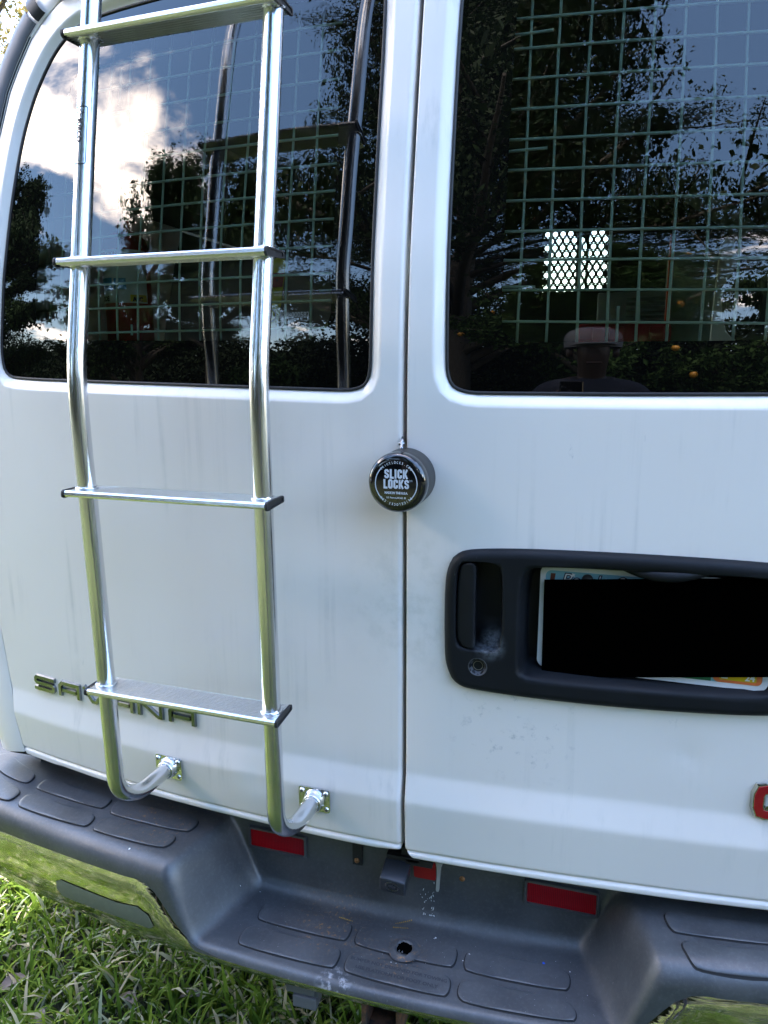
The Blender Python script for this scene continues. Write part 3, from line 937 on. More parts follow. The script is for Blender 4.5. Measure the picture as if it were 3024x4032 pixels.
flat(mb, [(.0085, .05), (.020, .05), (.0175, .11), (.021, .1405), (.0145, .1405), (.012, .11), (.0085, .10)], .0006, 2)
flat(mb, [(.10, .0078), (.233, .0078), (.233, .03), (.10, .03)], .0006, 3)
flat(mb, rrect(.2355, .0078, .2965, .05, .007), .0009, 1)
flat(mb, rrect(.2435, .0118, .2895, .037, .0015), .0012, 4)
flat(mb, rrect(.2455, .0138, .254, .028, .001), .0015, 5)
vs, fs = text2d('24', .0125, .0004, 'RIGHT')
mb.add([pl3(.2875+x, .0136+y, .0015) for x, y in vs], fs, 5)
vs, fs = text2d('Peach  State', .025, .0012, 'LEFT', 1.0)
mb.add([pl3(.0285+x+.25*y, .1245+y, .0006) for x, y in vs], fs, 6)
mb.add([pl3(.0285+x+.25*y, .1245+y, .0009) for x, y in text2d('Peach  State', .025, -.0003, 'LEFT', 1.0)[0]], text2d('Peach  State', .025, -.0003, 'LEFT', 1.0)[1], 5)
vs, fs = text2d('GEORGIA', .030, .0010, 'LEFT', .95)
mb.add([pl3(.128+x, .1205+y, .0006) for x, y in vs], fs, 6)
for fx, fz in ((.010, .128), (.045, .140), (.090, .136), (.118, .133)):
    fl5 = [(fx+.0035*(1 if k % 2 else .45)*math.cos(k*math.pi/5), fz+.0035*(1 if k % 2 else .45)*math.sin(k*math.pi/5)) for k in range(10)]
    flat(mb, fl5, .0012, 5)
mb.build('plate_print', [PLSKY, PLORANGE, PLBROWN, PLGREEN, PLYELLOW, PLWHITE, NAVY], plate, merge=0)
mb = MB()
mb.lathe(pl3(.0645, .135, .001), (0, -1, 0), [(.0001, .006), (.006, .005), (.0078, .002), (.008, -.002)], 16)
mb.build('plate_bolt', BLACK, plate)
mb = MB()
cv = [(.2000, .0175, .9335), (.4985, .0165, .9690), (.4900, .0185, 1.1040), (.1985, .0195, 1.0795)]
n0 = [(a, b+.0012, c) for a, b, c in cv]
mb.add(cv+n0, [(0, 1, 2, 3), (7, 6, 5, 4), (0, 4, 5, 1), (1, 5, 6, 2), (2, 6, 7, 3), (3, 7, 4, 0)])
o = mb.build('redaction_bar', MATTEBLACK, plate)
o['label'] = 'added black redaction bar hiding the plate number'

# ---- rear bumper
def yf(x):
    x = np.asarray(x, float)
    return -.105+.15*x*x+2.2*np.clip(np.abs(x)-.80, 0, 1)**2
ZT = ([0, .278, .324, .340, .362, .387, .407, .428, .46, .63, .76, 1.0], [.4435, .4445, .451, .461, .483, .515, .5375, .5445, .5420, .539, .534, .53])
def zt(x): return np.interp(np.abs(x), *ZT)
xs = np.concatenate([np.arange(-.96, -.40, .02), np.arange(-.40, -.25, .005), np.arange(-.25, .25, .0125), np.arange(.25, .40, .005), np.arange(.40, .98, .02)])
SB = [0, .0015, .004, .007, .011, .016, .022, .030, .040, .055, .07, .09, .11, .125, .133, .138, .143, .148, .152, .155, .1575, .1595, .161, .1622, .1632, .1645, .166, .168, .170, .172]
def cover_pt(x, t):
    """t: distance back from the front face"""
    x = float(x)
    y = float(yf(x))+t
    back = float(yf(x))+.163
    ax = abs(x)
    u = min(max((y+.10)/.155, 0), 1)
    top, foot = .388-.046*u, .333-.058*u
    s = float(sstep(foot-.004, top+.004, ax))
    z = .455+.006*u*(1-s)+(.580-.455)*s
    Rr = .0125+.0200*s
    if t < Rr: z -= Rr-math.sqrt(max(Rr*Rr-(Rr-t)**2, 0))
    tt = t+.02*ax*ax; t0, Rf = .136, .027                 # fillet, then the steep back wall of the recess
    if tt > t0:
        if tt < t0+Rf*.97: up = Rf-math.sqrt(Rf*Rf-(tt-t0)**2)
        else: up = .0204+(tt-t0-Rf*.97)*24
        z = z+(min(z+up, max(z, .6125))-z)*(1-float(sstep(.32, .40, ax)))
    z += .012*float(sstep(.145, .175, t))*float(sstep(.36, .45, ax))
    if .70 < ax: pass
    return (x, y, z)
mb = MB(); vs, fs = [], []
hole_c = (.006, -.016)
for x in xs:
    q = [cover_pt(x, t) for t in SB]
    f0 = (float(x), float(yf(x)), float(zt(x)))
    f1 = (float(x), float(yf(x))+.012, float(zt(x))-.002)
    vs += [f1, f0]+q
n = len(SB)+2
for i in range(len(xs)-1):
    for j in range(n-1):
        a = vs[i*n+j]; b = vs[(i+1)*n+j+1]
        fs.append((i*n+j, (i+1)*n+j, (i+1)*n+j+1, i*n+j+1))
mb.add(vs, fs, 0, True)
cover = mb.build('bumper_cover', BUMPER, van, auto=60)
# torn tow-ball hole: ragged plastic collar and a flat black disc painted as the bore's shade
mb = MB()
cx, cy = hole_c
nn = 26; ro, ri, rtop = .0195, [], []
zc = cover_pt(cx, cy+.105)[2]+.0032
for k in range(nn):
    ri.append(.0112+.0009*math.sin(k*.9)+.0007*math.sin(k*2.3+1))
rings = []
for r_, dz in ((.0255, .0006), (.021, .0016), (.0165, .0034), (None, .0042), (None, .0018), (None, -.0005)):
    row = []
    for k in range(nn):
        a = 2*math.pi*k/nn
        rr_ = r_ if r_ else ri[k]+(.0028 if dz > .004 else .0008 if dz > 0 else -.0010)
        jag = (.0012*math.sin(k*3.3)+.0008*math.sin(k*7.7)) if not r_ or r_ < .02 else 0
        row.append((cx+rr_*math.cos(a), cy+rr_*math.sin(a)*1.05, zc+dz+jag))
    rings.append(row)
vs = [p for r_ in rings for p in r_]
mb.add(vs, [(i*nn+j, i*nn+(j+1) % nn, (i+1)*nn+(j+1) % nn, (i+1)*nn+j) for i in range(len(rings)-1) for j in range(nn)], 0, True)
b = [(cx+.0125*math.cos(2*math.pi*k/nn)*ri[k]/.0105, cy+.0125*math.sin(2*math.pi*k/nn)*ri[k]/.0105, zc+.0022) for k in range(nn)]
mb.add([(p[0]*.0+cx+(p[0]-cx)*.93, cy+(p[1]-cy)*.93, zc+.0024) for p in b], [list(range(nn))], 1)
for k in (9, 17, 19):
    a = 2*math.pi*k/nn
    p = np.array([cx+ri[k]*math.cos(a), cy+ri[k]*math.sin(a), zc+.003]); q = np.array([cx+ri[k]*.74*math.cos(a), cy+ri[k]*.74*math.sin(a), zc+.0045])
    t_ = np.array([-math.sin(a), math.cos(a), 0])*.0016
    mb.add([p-t_, p+t_, q, (p+q)/2+np.array([0, 0, .0015])], [(0, 1, 2), (0, 3, 2)], 0)
mb.build('torn_hole', [BUMPER, plain('hole_black', (0.001, 0.001, 0.001), 1.0, spec=0.0)], cover, merge=0)
# step pads, raised a little
PADS_C = [[(-.247, .021), (-.098, .016), (-.089, .009), (-.089, -.017), (-.097, -.025), (-.242, -.019), (-.2515, -.011), (-.2525, .012)],
          [(-.250, -.031), (-.101, -.0365), (-.0905, -.045), (-.0905, -.072), (-.098, -.080), (-.250, -.075), (-.261, -.066), (-.260, -.040)],
          [(-.068, .0145), (.080, .0125), (.0885, .003), (.0885, -.023), (.080, -.0325), (-.068, -.0275), (-.0775, -.018), (-.0765, .006)],
          [(-.066, -.0395), (.079, -.0445), (.0885, -.054), (.0885, -.077), (.080, -.086), (-.068, -.0815), (-.0775, -.072), (-.0775, -.049)],
          [(.110, .0115), (.250, .013), (.262, .003), (.2625, -.020), (.254, -.030), (.112, -.033), (.1025, -.023), (.102, .002)],
          [(.110, -.046), (.253, -.043), (.269, -.052), (.274, -.068), (.266, -.080), (.118, -.088), (.102, -.078), (.101, -.055)]]
PADS_S = [[(-.772, .096), (-.764, .068), (-.775, .061), (-.845, .080), (-.905, .12), (-.895, .150), (-.84, .124)],
          [(-.757, .040), (-.754, .012), (-.765, .005), (-.815, .016), (-.868, .045), (-.850, .078), (-.815, .058)],
          [(-.736, .0865), (-.582, .064), (-.573, .057), (-.572, .036), (-.580, .027), (-.732, .050), (-.741, .058), (-.743, .079)],
          [(-.733, .034), (-.583, .0125), (-.570, .004), (-.566, -.018), (-.577, -.027), (-.722, -.006), (-.736, .003), (-.741, .027)],
          [(-.556, .0605), (-.400, .050), (-.384, .043), (-.382, .020), (-.394, .006), (-.545, .0175), (-.5565, .027), (-.5625, .051)],
          [(-.545, .0085), (-.416, -.001), (-.399, -.008), (-.398, -.030), (-.412, -.043), (-.545, -.0315), (-.5545, -.024), (-.555, .000)]]
PADS_S += [[(-x, y) for x, y in p] for p in PADS_S[:4]]
PADS_S += [[(.388, .0255), (.42, .027), (.53, .037), (.5625, .041), (.5565, .010), (.535, -.0035), (.41, -.0145), (.397, -.011)],
           [(.406, -.028), (.43, -.0255), (.52, -.0155), (.555, -.011), (.5545, -.040), (.535, -.054), (.43, -.068), (.418, -.062)]]
def pad(pts):
    P_ = chaikin(pts, 2)
    cxx = sum(p[0] for p in P_)/len(P_); cyy = sum(p[1] for p in P_)/len(P_)
    def pt(x, y, h):
        z = cover_pt(x, y-float(yf(x)))[2]
        return (x, y, z+h)
    def sc(k): return [(cxx+(x-cxx)*(1-k/max(abs(x-cxx), .02)*abs(x-cxx)/math.hypot(x-cxx, (y-cyy))*1.0) if False else x+(cxx-x)/math.hypot(cxx-x, cyy-y)*k, y+(cyy-y)/math.hypot(cxx-x, cyy-y)*k) for x, y in P_]
    mb = MB(); n = len(P_)
    o_ = sc(-.0016)
    rows = [[pt(x, y, .0002) for x, y in o_], [pt(x, y, .0006) for x, y in P_], [pt(x, y, .0030) for x, y in sc(.0003)], [pt(x, y, .0036) for x, y in sc(.0016)], [pt(x, y, .0036) for x, y in sc(.006)]]
    for q in range(4):
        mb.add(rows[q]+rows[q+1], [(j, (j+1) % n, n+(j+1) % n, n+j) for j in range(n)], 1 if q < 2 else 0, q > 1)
    mb.add(rows[4]+[pt(cxx, cyy, .0036)], [(j, (j+1) % n, n) for j in range(n)], 0, True)
    return mb.build('step_pad', [BUMPER, PADSHADE], cover, auto=35)
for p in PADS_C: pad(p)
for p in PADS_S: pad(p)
# moulded warning text on the middle front pad
mb = MB()
for s_, yy, sz in (('BUMPER NOT DESIGNED FOR TOWING', -.0585, .0082), ('USE PLATFORM FOR FOOT ONLY', -.0725, .0082)):
    vs, fs = text2d(s_, sz, .0002, 'CENTER', 1.06)
    mb.add([(.006+x, yy+y-.035*x, cover_pt(.006+x, .04)[2]+.0044) for x, y in vs], fs)
mb.build('moulded_text', plain('moulded_text_grey', (0.040, 0.046, 0.055), 0.6), cover)
# chrome face
mb = MB(); vs, fs = [], []
rows_z = 12
for x in xs:
    top = float(zt(x))-.0005
    y0 = float(yf(x))+.0035
    col = []
    for k in range(rows_z):
        u = k/(rows_z-1); z = top+(.4335-top)*u
        col.append((float(x), y0-.010*math.sin(math.pi*u)**.8*min(1, (top-.43)/.08), z))
    for a in (20, 45, 70, 90):
        col.append((float(x), y0+.016*(1-math.cos(R(a))), .4335-.012*math.sin(R(a))))
    col.append((float(x), y0+.05, .4215))
    vs += col
n = rows_z+5
for i in range(len(xs)-1):
    for j in range(n-1):
        fs.append((i*n+j, (i+1)*n+j, (i+1)*n+j+1, i*n+j+1))
mb.add(vs, fs, 0, True)
chromef = mb.build('chrome_face', CHROME, van, auto=60)
mb = MB()
ppoly = [(-.620, .494), (-.477, .4925), (-.424, .4995), (-.412, .492), (-.395, .463), (-.470, .463), (-.610, .459), (-.618, .475)]
sx, sz_ = np.linspace(-.625, -.39, 12), np.linspace(.455, .503, 4)
G = clip_polys(grid_polys(list(sx), list(sz_)), sdf_poly(ppoly), 0, 'below')
def ych(x, z):
    top = zt(x)-.0005
    u = np.clip((top-z)/(top-.4335), 0, 1)
    return yf(x)+.0035-.010*np.sin(np.pi*u)**.8*np.minimum(1, (top-.43)/.08)-.0012
panel('dull_patch', G, ych, DULL, chromef)
# reflectors on the recess wall
def wall_y(x, z):
    best = 0
    lo, hi = .146, .172
    for _ in range(24):
        m_ = (lo+hi)/2
        if cover_pt(x, m_)[2] < z: lo = m_
        else: hi = m_
    return float(yf(x))+lo
def reflector(x0, x1, z0, z1, tilt):
    yy = lambda x: wall_y(x, (z0+z1)/2)
    fr = rrect(x0-.006, z0-.006, x1+.006, z1+.006, .006)
    inn = rrect(x0, z0, x1, z1, .002)
    def P3(x, z, h): return (x, yy(x)-h-(z-z0)*.0+(.0), z+tilt*(x-x0))
    mb = MB(); n = len(fr)
    rows = [[P3(x, z, -.004) for x, z in fr], [P3(x, z, .005) for x, z in rrect(x0-.0045, z0-.0045, x1+.0045, z1+.0045, .005)], [P3(x, z, .0055) for x, z in rrect(x0-.001, z0-.001, x1+.001, z1+.001, .003)], [P3(x, z, .002) for x, z in inn]]
    vs = [p for r_ in rows for p in r_]
    mb.add(vs, [(i*n+j, i*n+(j+1) % n, (i+1)*n+(j+1) % n, (i+1)*n+j) for i in range(3) for j in range(n)], 0, True)
    rim_ = mb.build('reflector_frame', BUMPER, cover, auto=40)
    mb = MB()
    vs = [P3(x, z, .0024) for x, z in inn]
    mb.add(vs, [list(range(n))])
    o = mb.build('reflector', REDREF, cover)
    return o
o = reflector(-.297, -.1935, .5335, .5665, .015); o['label'] = 'red reflector below the right foot of the ladder'
o = reflector(.190, .2970, .5270, .5630, -.055); o['label'] = 'red reflector half hidden under the right door'
for sxx, szz, brk in ((-.0955, .549, True), (.0845, .5475, False)):
    y0 = wall_y(sxx, szz)
    if brk:
        mb = MB(); mb.box((sxx-.008, y0-.004, szz-.009), (sxx+.009, y0+.004, szz+.05), bev=.0008); mb.box((sxx-.0016, y0-.0046, szz+.006), (sxx+.0016, y0-.0038, szz+.011))
        mb.build('screw_bracket', BLACK, cover)
    mb = MB()
    yy = y0-(.0042 if brk else 0)
    mb.lathe((sxx, yy, szz), (0, -1, 0), [(.0001, .0030), (.0028, .0026), (.0045, .0012), (.0048, 0)], 14)
    mb.box((sxx-.0028, yy-.0036, szz-.0005), (sxx+.0028, yy-.0026, szz+.0005)); mb.box((sxx-.0005, yy-.0036, szz-.0028), (sxx+.0005, yy-.0026, szz+.0028))
    mb.build('screw', RUSTY, cover)
# splashes of white, crayon strokes and paint spots on the cover
mb = MB(); rr = random.Random(5)
def fleck(x, y_or_z, wall, s, mat, el=1.0, ang=0.0):
    k = rr.randint(5, 7); pts = []
    for i in range(k):
        a = 2*math.pi*i/k; q = s*rr.uniform(.6, 1.1)
        u, v = q*math.cos(a), q*el*math.sin(a)
        u, v = u*math.cos(ang)-v*math.sin(ang), u*math.sin(ang)+v*math.cos(ang)
        if wall: pts.append((x+u, wall_y(x, y_or_z)-.0012, y_or_z+v))
        else: pts.append((x+u, y_or_z+v, cover_pt(x+u, y_or_z+v-float(yf(x+u)))[2]+.0042))
    mb.add(pts, [list(range(k))], mat)
for i in range(46):
    z = .553-.10*rr.random()**.8
    x = rr.choice((.022, .036))+rr.gauss(0, .0028)
    fleck(x, max(z, .474), True, rr.uniform(.0004, .0011), 0, rr.uniform(1, 3.6), rr.uniform(-.4, .4))
for x, y in ((.05, .018), (.048, .016), (-.30, .025), (.24, .02), (.262, .006), (-.46, -.055), (.288, -.03), (.10, -.015), (.108, .0), (.0, -.046), (.016, -.045), (-.008, -.046), (-.27, .04)):
    fleck(x, y, False, rr.uniform(.0007, .0020), 0, rr.uniform(.5, 1.2))
for i in range(70):
    fleck(rr.uniform(-.3, .3), rr.uniform(-.085, .03), False, rr.uniform(.0002, .0005), 0)
fleck(.222, .012, False, .0028, 1)
for (x0, y0), (x1, y1) in (((-.020, .031), (.004, .042)), ((-.022, .022), (.001, .026)), ((-.115, .020), (-.092, .0175))):
    for k in range(9):
        u = k/8
        fleck(x0+(x1-x0)*u, y0+(y1-y0)*u, False, .0013, 2, 1.0, 0)
tag(mb.build('paint_spots', [FLECK, BLUEP, YELLOWP], cover, merge=0), kind='stuff')
mb = MB()
dr = [(.0400, .570), (.0525, .570), (.0495, .562), (.0487, .551), (.0470, .521), (.0460, .518), (.0425, .518), (.0415, .521), (.0425, .551), (.0420, .562)]
n = len(dr)
vs = [(x, wall_y(x, z)-.0022, z) for x, z in dr]+[(x, wall_y(x, z)+.0008, z) for x, z in dr]
mb.add(vs, [list(range(n)), list(range(n, 2*n))[::-1]]+[(i, (i+1) % n, n+(i+1) % n, n+i) for i in range(n)])
mb.build('sealant_drip', CAULK, cover)
# underneath: hitch tube and trailer socket
mb = MB()
for a, b in (((-.032, -.095, .335), (-.024, .55, .399)), ((.024, -.095, .335), (.032, .55, .399)), ((-.024, -.095, .335), (.024, .55, .343)), ((-.024, -.095, .391), (.024, .55, .399))):
    mb.box((a[0]-.02, a[1]+.03, a[2]), (b[0]-.02, b[1], b[2]), bev=.002)
mb.box((-.30, .06, .33), (.30, .12, .40), bev=.004)
mb.build('hitch_receiver', RUSTST, van)
mb = MB()
mb.box((-.176, -.075, .392), (-.118, -.03, .424), bev=.003)
mb.box((-.162, -.080, .372), (-.122, -.05, .393), bev=.002); mb.box((-.168, -.079, .398), (-.126, -.074, .415))
mb.build('trailer_socket', plain('grey_socket', (0.12, 0.125, 0.14), 0.5), van)
# ------------------------------------------------------------------ ladder
ladder = tag(empty('ladder', (-.29, -.12, .70)), 'bright aluminium ladder with four ribbed rungs bolted to the left rear door', 'ladder')
LZ = [.76, .826, 1.009, 1.176, 1.255, 1.306, 1.345, 1.381, 1.43, 1.479, 1.56, 1.618, 1.683, 1.747, 1.843, 2.06]
LY = [-.110, -.112, -.1165, -.1220, -.1255, -.127, -.127, -.1245, -.1155, -.106, -.0915, -.081, -.069, -.0565, -.0385, .003]
RZ = [.757, .842, .948, 1.143, 1.216, 1.288, 1.335, 1.380, 1.425, 1.470, 1.544, 1.627, 1.715, 1.795, 1.865, 2.06]
RY = [-.127, -.1295, -.132, -.136, -.1375, -.139, -.1395, -.1365, -.1285, -.1205, -.108, -.093, -.0775, -.0645, -.0525, -.018]
def rail(name, fl, xk, zk, yk):
    """door flange -> outward leg -> bend -> up along the measured line"""
    xf, zf = fl
    yfl = float(S(xf, zf))
    zz_ = np.arange(zk[0], zk[-1], .012)
    ker = np.hanning(9)[1:-1]; ker /= ker.sum()
    ys = np.interp(zz_, zk, yk); ys = np.convolve(np.pad(ys, 3, mode='edge'), ker, 'valid')
    y1 = ys[0]; Rb = .058
    pth = [(xf, yfl-.001, zf), (xf, yfl-.02, zf)]
    nb = 10
    for k in range(nb+1):
        a = R(90*k/nb)
        pth.append((xf+(xk[0]-xf)*min(1, (k+2)/8), y1+Rb-Rb*math.sin(a), zf+Rb-Rb*math.cos(a)))
    for z, y in zip(zz_, ys):
        if z > zf+Rb+.012: pth.append((float(np.interp(z, [.7, 2.0], xk)), float(y), float(z)))
    x_, y_, z_ = pth[-1]
    for k in range(1, 10):                              # over the roof edge
        a = R(9*k); pth.append((x_, y_+.015*k/10+.09*(1-math.cos(a)), z_+.09*math.sin(a)))
    pth.append((x_, pth[-1][1]+.22, pth[-1][2]+.012))
    mb = MB(); mb.tube(pth, .0127, 40)
    rl = mb.build(name, ALU, ladder)
    # collar, plate, screws
    mb = MB()
    mb.lathe((xf, yfl-.003, zf), (0, -1, 0), [(.0185, 0), (.0178, .005), (.0160, .007), (.0155, .012), (.0145, .0145), (.0130, .015)], 32)
    nn_ = Sn(xf, zf)
    pts = rrect(xf-.0265, zf-.0200, xf+.0265, zf+.0200, .004)
    vs = [(x, float(S(xf, zf))+(x-xf)*float(plan(xf+.001)-plan(xf))/.001-.0035, z) for x, z in pts]
    vs += [(x, y+.006, z) for x, y, z in vs]
    n = len(pts)
    mb.add(vs, [list(range(n)), list(range(n, 2*n))[::-1]]+[(i, (i+1) % n, n+(i+1) % n, n+i) for i in range(n)])
    mb.build('mounting_flange', ALU, rl)
    for dx, dz in ((-.0205, .0140), (.0205, .0140), (-.0205, -.0140), (.0205, -.0140)):
        mb = MB()
        yy = float(S(xf+dx, zf+dz))-.0033
        mb.lathe((xf+dx, yy, zf+dz), (0, -1, 0), [(.0001, .0034), (.0022, .0032), (.0040, .0016), (.0043, 0)], 12)
        a = rnd.uniform(0, 1.5)
        for q in (a, a+math.pi/2):
            u, v = math.cos(q)*.0026, math.sin(q)*.0026; w_, x_ = -math.sin(q)*.0005, math.cos(q)*.0005
            mb.add([(xf+dx+u+w_, yy-.0037, zf+dz+v+x_), (xf+dx+u-w_, yy-.0037, zf+dz+v-x_), (xf+dx-u-w_, yy-.0037, zf+dz-v-x_), (xf+dx-u+w_, yy-.0037, zf+dz-v+x_)], [(0, 1, 2, 3)], 1)
        mb.build('screw', [STEEL, INK], rl)
    return rl, (zz_, ys)
rail_l, lz_l = rail('side_rail', (-.420, .698), [-.4340, -.4245], LZ, LY)
rail_r, lz_r = rail('side_rail', (-.144, .697), [-.1570, -.1495], RZ, RY)
rail_l['label'] = 'left ladder rail with the printed maker label'
# printed label on the left rail
mb = MB()
def on_rail(s_, c_, h=.00018):
    """s_: metres down from the label's top; c_: metres round the tube, 0 = towards the camera"""
    z = 1.716-s_
    yc = float(np.interp(z, lz_l[0], lz_l[1])); xc = float(np.interp(z, [.7, 2.0], [-.4340, -.4245]))
    a = c_/.0127+.62
    return (xc+(.0129+h)*math.sin(a), yc-(.0132+h)*math.cos(a), z)
frame_ = rrect(-.0745, -.0165, 0, .0015, .003)
def seg(pts, w, closed=True):
    P_ = []
    n = len(pts)
    for i in range(n if closed else n-1):
        a, b = pts[i], pts[(i+1) % n]; k = max(1, int(math.hypot(b[0]-a[0], b[1]-a[1])/.0015))
        P_ += [(a[0]+(b[0]-a[0])*t/k, a[1]+(b[1]-a[1])*t/k) for t in range(k)]
    if not closed: P_.append(pts[-1])
    strip(mb, P_, w, lambda u, v, h: on_rail(-u, v, .00012+h), 0, .00006, 0, closed=closed)
seg(frame_, .0011)
cx_, cy_ = -.0080, -.0085
star = [(cx_+.0048*(1 if k % 2 == 0 else .42)*math.cos(k*math.pi/4), cy_+.0052*(1 if k % 2 == 0 else .42)*math.sin(k*math.pi/4)) for k in range(8)]
seg(star, .0007)
def rtext(s_, size, off, u0, v0, sx=1.0):
    vs, fs = text2d(s_, size, off, 'LEFT', sx)
    mb.add([on_rail(u0+x, v0+y) for x, y in vs], fs)
rtext('SURCO', .0086, .00035, .0150, -.0118, 1.10)
for k_ in range(14): seg([(-.044-.0020*k_, -.0085), (-.0452-.0020*k_, -.0085)], .0012, False)     # fine print, too small to read
mb.build('printed_label', INK, rail_l, merge=0)
# rungs
def rung(zt_, xl, xr):
    yl = float(np.interp(zt_, lz_l[0], lz_l[1])); yr = float(np.interp(zt_, lz_r[0], lz_r[1]))
    def yc(x): return yl+(yr-yl)*(x+.434)/(.434-.156)
    prof_ = []
    nr = 12
    prof_ += [(-.0255, -.0085), (-.0268, -.0060), (-.0262, -.0022), (-.0240, 0.0)]
    for k in range(nr):
        u = -.0225+.046*k/nr; d = .046/nr
        prof_ += [(u, 0), (u+d*.5, 0), (u+d*.55, -.0014), (u+d*.95, -.0014)]
    prof_ += [(.0238, 0), (.0262, -.0018), (.0262, -.0052)]
    nr = 7
    for k in range(nr):
        u = .0225-.046*k/nr; d = .046/nr
        zb = lambda q: -.0072-(.0265-q)*.055
        prof_ += [(u, zb(u)), (u-d*.5, zb(u-d*.5)), (u-d*.55, zb(u)+.0014), (u-d*.95, zb(u)+.0014)]
    n = len(prof_)
    mb = MB()
    vs = [(x, yc(x)+u, zt_+w) for x in (xl, xr) for u, w in prof_]
    mb.add(vs, [(i, (i+1) % n, n+(i+1) % n, n+i) for i in range(n)])
    rg = mb.build('rung', ALUR, ladder, merge=0)
    for x, s_ in ((xl, -1), (xr, 1)):
        mb = MB()
        e = [(-.0272, -.0088), (-.0278, -.0055), (-.0268, -.0012), (-.0240, .0008), (.0244, .0008), (.0272, -.0012), (.0276, -.0062), (.0262, -.0080), (-.0240, -.0108)]
        i2 = [(u*.86, -.0045+(w+.0045)*.62) for u, w in e]
        n = len(e); th = .0035
        P0 = [(x, yc(x)+u, zt_+w) for u, w in e]; P1 = [(x+s_*th, yc(x)+u, zt_+w) for u, w in e]
        P2 = [(x+s_*th, yc(x)+u, zt_+w) for u, w in i2]; P3_ = [(x+s_*(th-.0015), yc(x)+u, zt_+w) for u, w in i2]
        mb.add(P0+P1+P2+P3_, [(k*n+i, k*n+(i+1) % n, (k+1)*n+(i+1) % n, (k+1)*n+i) for k in range(3) for i in range(n)]+[list(range(3*n, 4*n))])
        mb.build('end_cap', BLACK, rg)
    # weld beads where the rails pass through
    for z0 in (.0012, -.0085):
        for xc_, lz in ((float(np.interp(zt_, [.7, 2.0], [-.4340, -.4245])), lz_l), (float(np.interp(zt_, [.7, 2.0], [-.1570, -.1495])), lz_r)):
            ycc = float(np.interp(zt_+z0, lz[0], lz[1]))
            mb = MB()
            mb.tube([(xc_+.0136*math.cos(a), ycc+.0136*math.sin(a), zt_+z0+.0006*math.sin(a*9)) for a in np.linspace(0, 2*math.pi, 41)[:-1]], .0021, 6, closed=True)
            mb.build('weld_bead', ALU, rg)
    return rg
for z_ in (1.8145, 1.5175, 1.2070, .9070): rung(z_, -.4495, -.1395)

# ------------------------------------------------------------------ round puck lock over the door seam
lock = tag(empty('puck_lock', (.004, 0, 1.1795)), 'round black puck lock with white lettering straddling the door seam', 'lock')
LX, LZc, LL = .0040, 1.2212, .060
mb = MB()
mb.lathe((LX, .003, LZc), (0, -1, 0), [(.0001, 0), (.0405, 0), (.0412, .001), (.0412, .048), (.0410, .0535), (.0400, .0575), (.0380, .0605), (.0352, .0622), (.0310, .0630), (.0001, .0632)], 72,
         mats=[0, 0, 0, 1, 1, 1, 1, 1, 1])
lb = mb.build('lock_body', [SATIN, BLKGLOSS], lock)
lb.data.set_sharp_from_angle(angle=R(40))
mb = MB()
def face(u, v, h=0): return (LX+u, -.0602-.00025-h, LZc+v)
def ftext(s_, size, off, x0, y0, al='CENTER', sx=1.0, sp=1.0):
    vs, fs = text2d(s_, size, off, al, sx, sp)
    mb.add([face(x0+x, y0+y) for x, y in vs], fs)
def heavy(s_, x0, x1, y0, h):
    """condensed heavy capitals built from bars"""
    wd = {'S': 1, 'L': .86, 'I': .48, 'C': 1, 'K': 1.08, 'O': 1}
    tot = sum(wd[c] for c in s_)+.13*(len(s_)-1); k = (x1-x0)/tot; st = .42*k
    x = x0
    for c in s_:
        w = wd[c]*k; a = st/2; cc_ = .16*k
        X = lambda u: x+u
        if c == 'S':
            g = .33*st
            pl = [[(w-a, h*.66), (w-a, h-a-cc_), (w-a-cc_, h-a), (a+cc_, h-a), (a, h-a-cc_), (a, h*.64), (a+cc_*.6, h*.56), (w-a-cc_*.6, h*.44), (w-a, h*.36), (w-a, a+cc_), (w-a-cc_, a), (a+cc_, a), (a, a+cc_), (a, h*.34)]]
        elif c == 'L': pl = [[(a, h), (a, a*.8), (w, a*.8)]]
        elif c == 'I': pl = [[(w/2, 0), (w/2, h)]]
        elif c == 'C': pl = [[(w-a, h*.62), (w-a, h-a-cc_), (w-a-cc_, h-a), (a+cc_, h-a), (a, h-a-cc_), (a, a+cc_), (a+cc_, a), (w-a-cc_, a), (w-a, a+cc_), (w-a, h*.38)]]
        elif c == 'K': pl = [[(a, 0), (a, h)], [(w-a*.9, h), (st*1.12, h*.5), (w-a*.8, 0)]]
        for p in pl if c != 'O' else []:
            strip(mb, [(X(u), y0+v) for u, v in p], st*(.93 if c in 'SK' else 1), lambda u, v, hh: face(u, v, hh), 0, .0001, 0)
        if c == 'O':
            strip(mb, [(X(u), y0+v) for u, v in [(a, a+cc_), (a+cc_, a), (w-a-cc_, a), (w-a, a+cc_), (w-a, h-a-cc_), (w-a-cc_, h-a), (a+cc_, h-a), (a, h-a-cc_)]], st, lambda u, v, hh: face(u, v, hh), 0, .0001, 0, closed=True)
        x += w+.13*k
heavy('SLICK', -.0163, .0163, .0066, .0125)
heavy('LOCKS', -.0175, .0178, -.0070, .0125)
ftext('TM', .0032, 0, .0178, .0030, 'LEFT')
ftext('MADE IN THE U.S.A.', .0042, .00022, .000, -.0142, 'CENTER', .86)
ftext('U.S. Patent 6,347,662  B2', .0033, .00008, .000, -.0204, 'CENTER', .80)
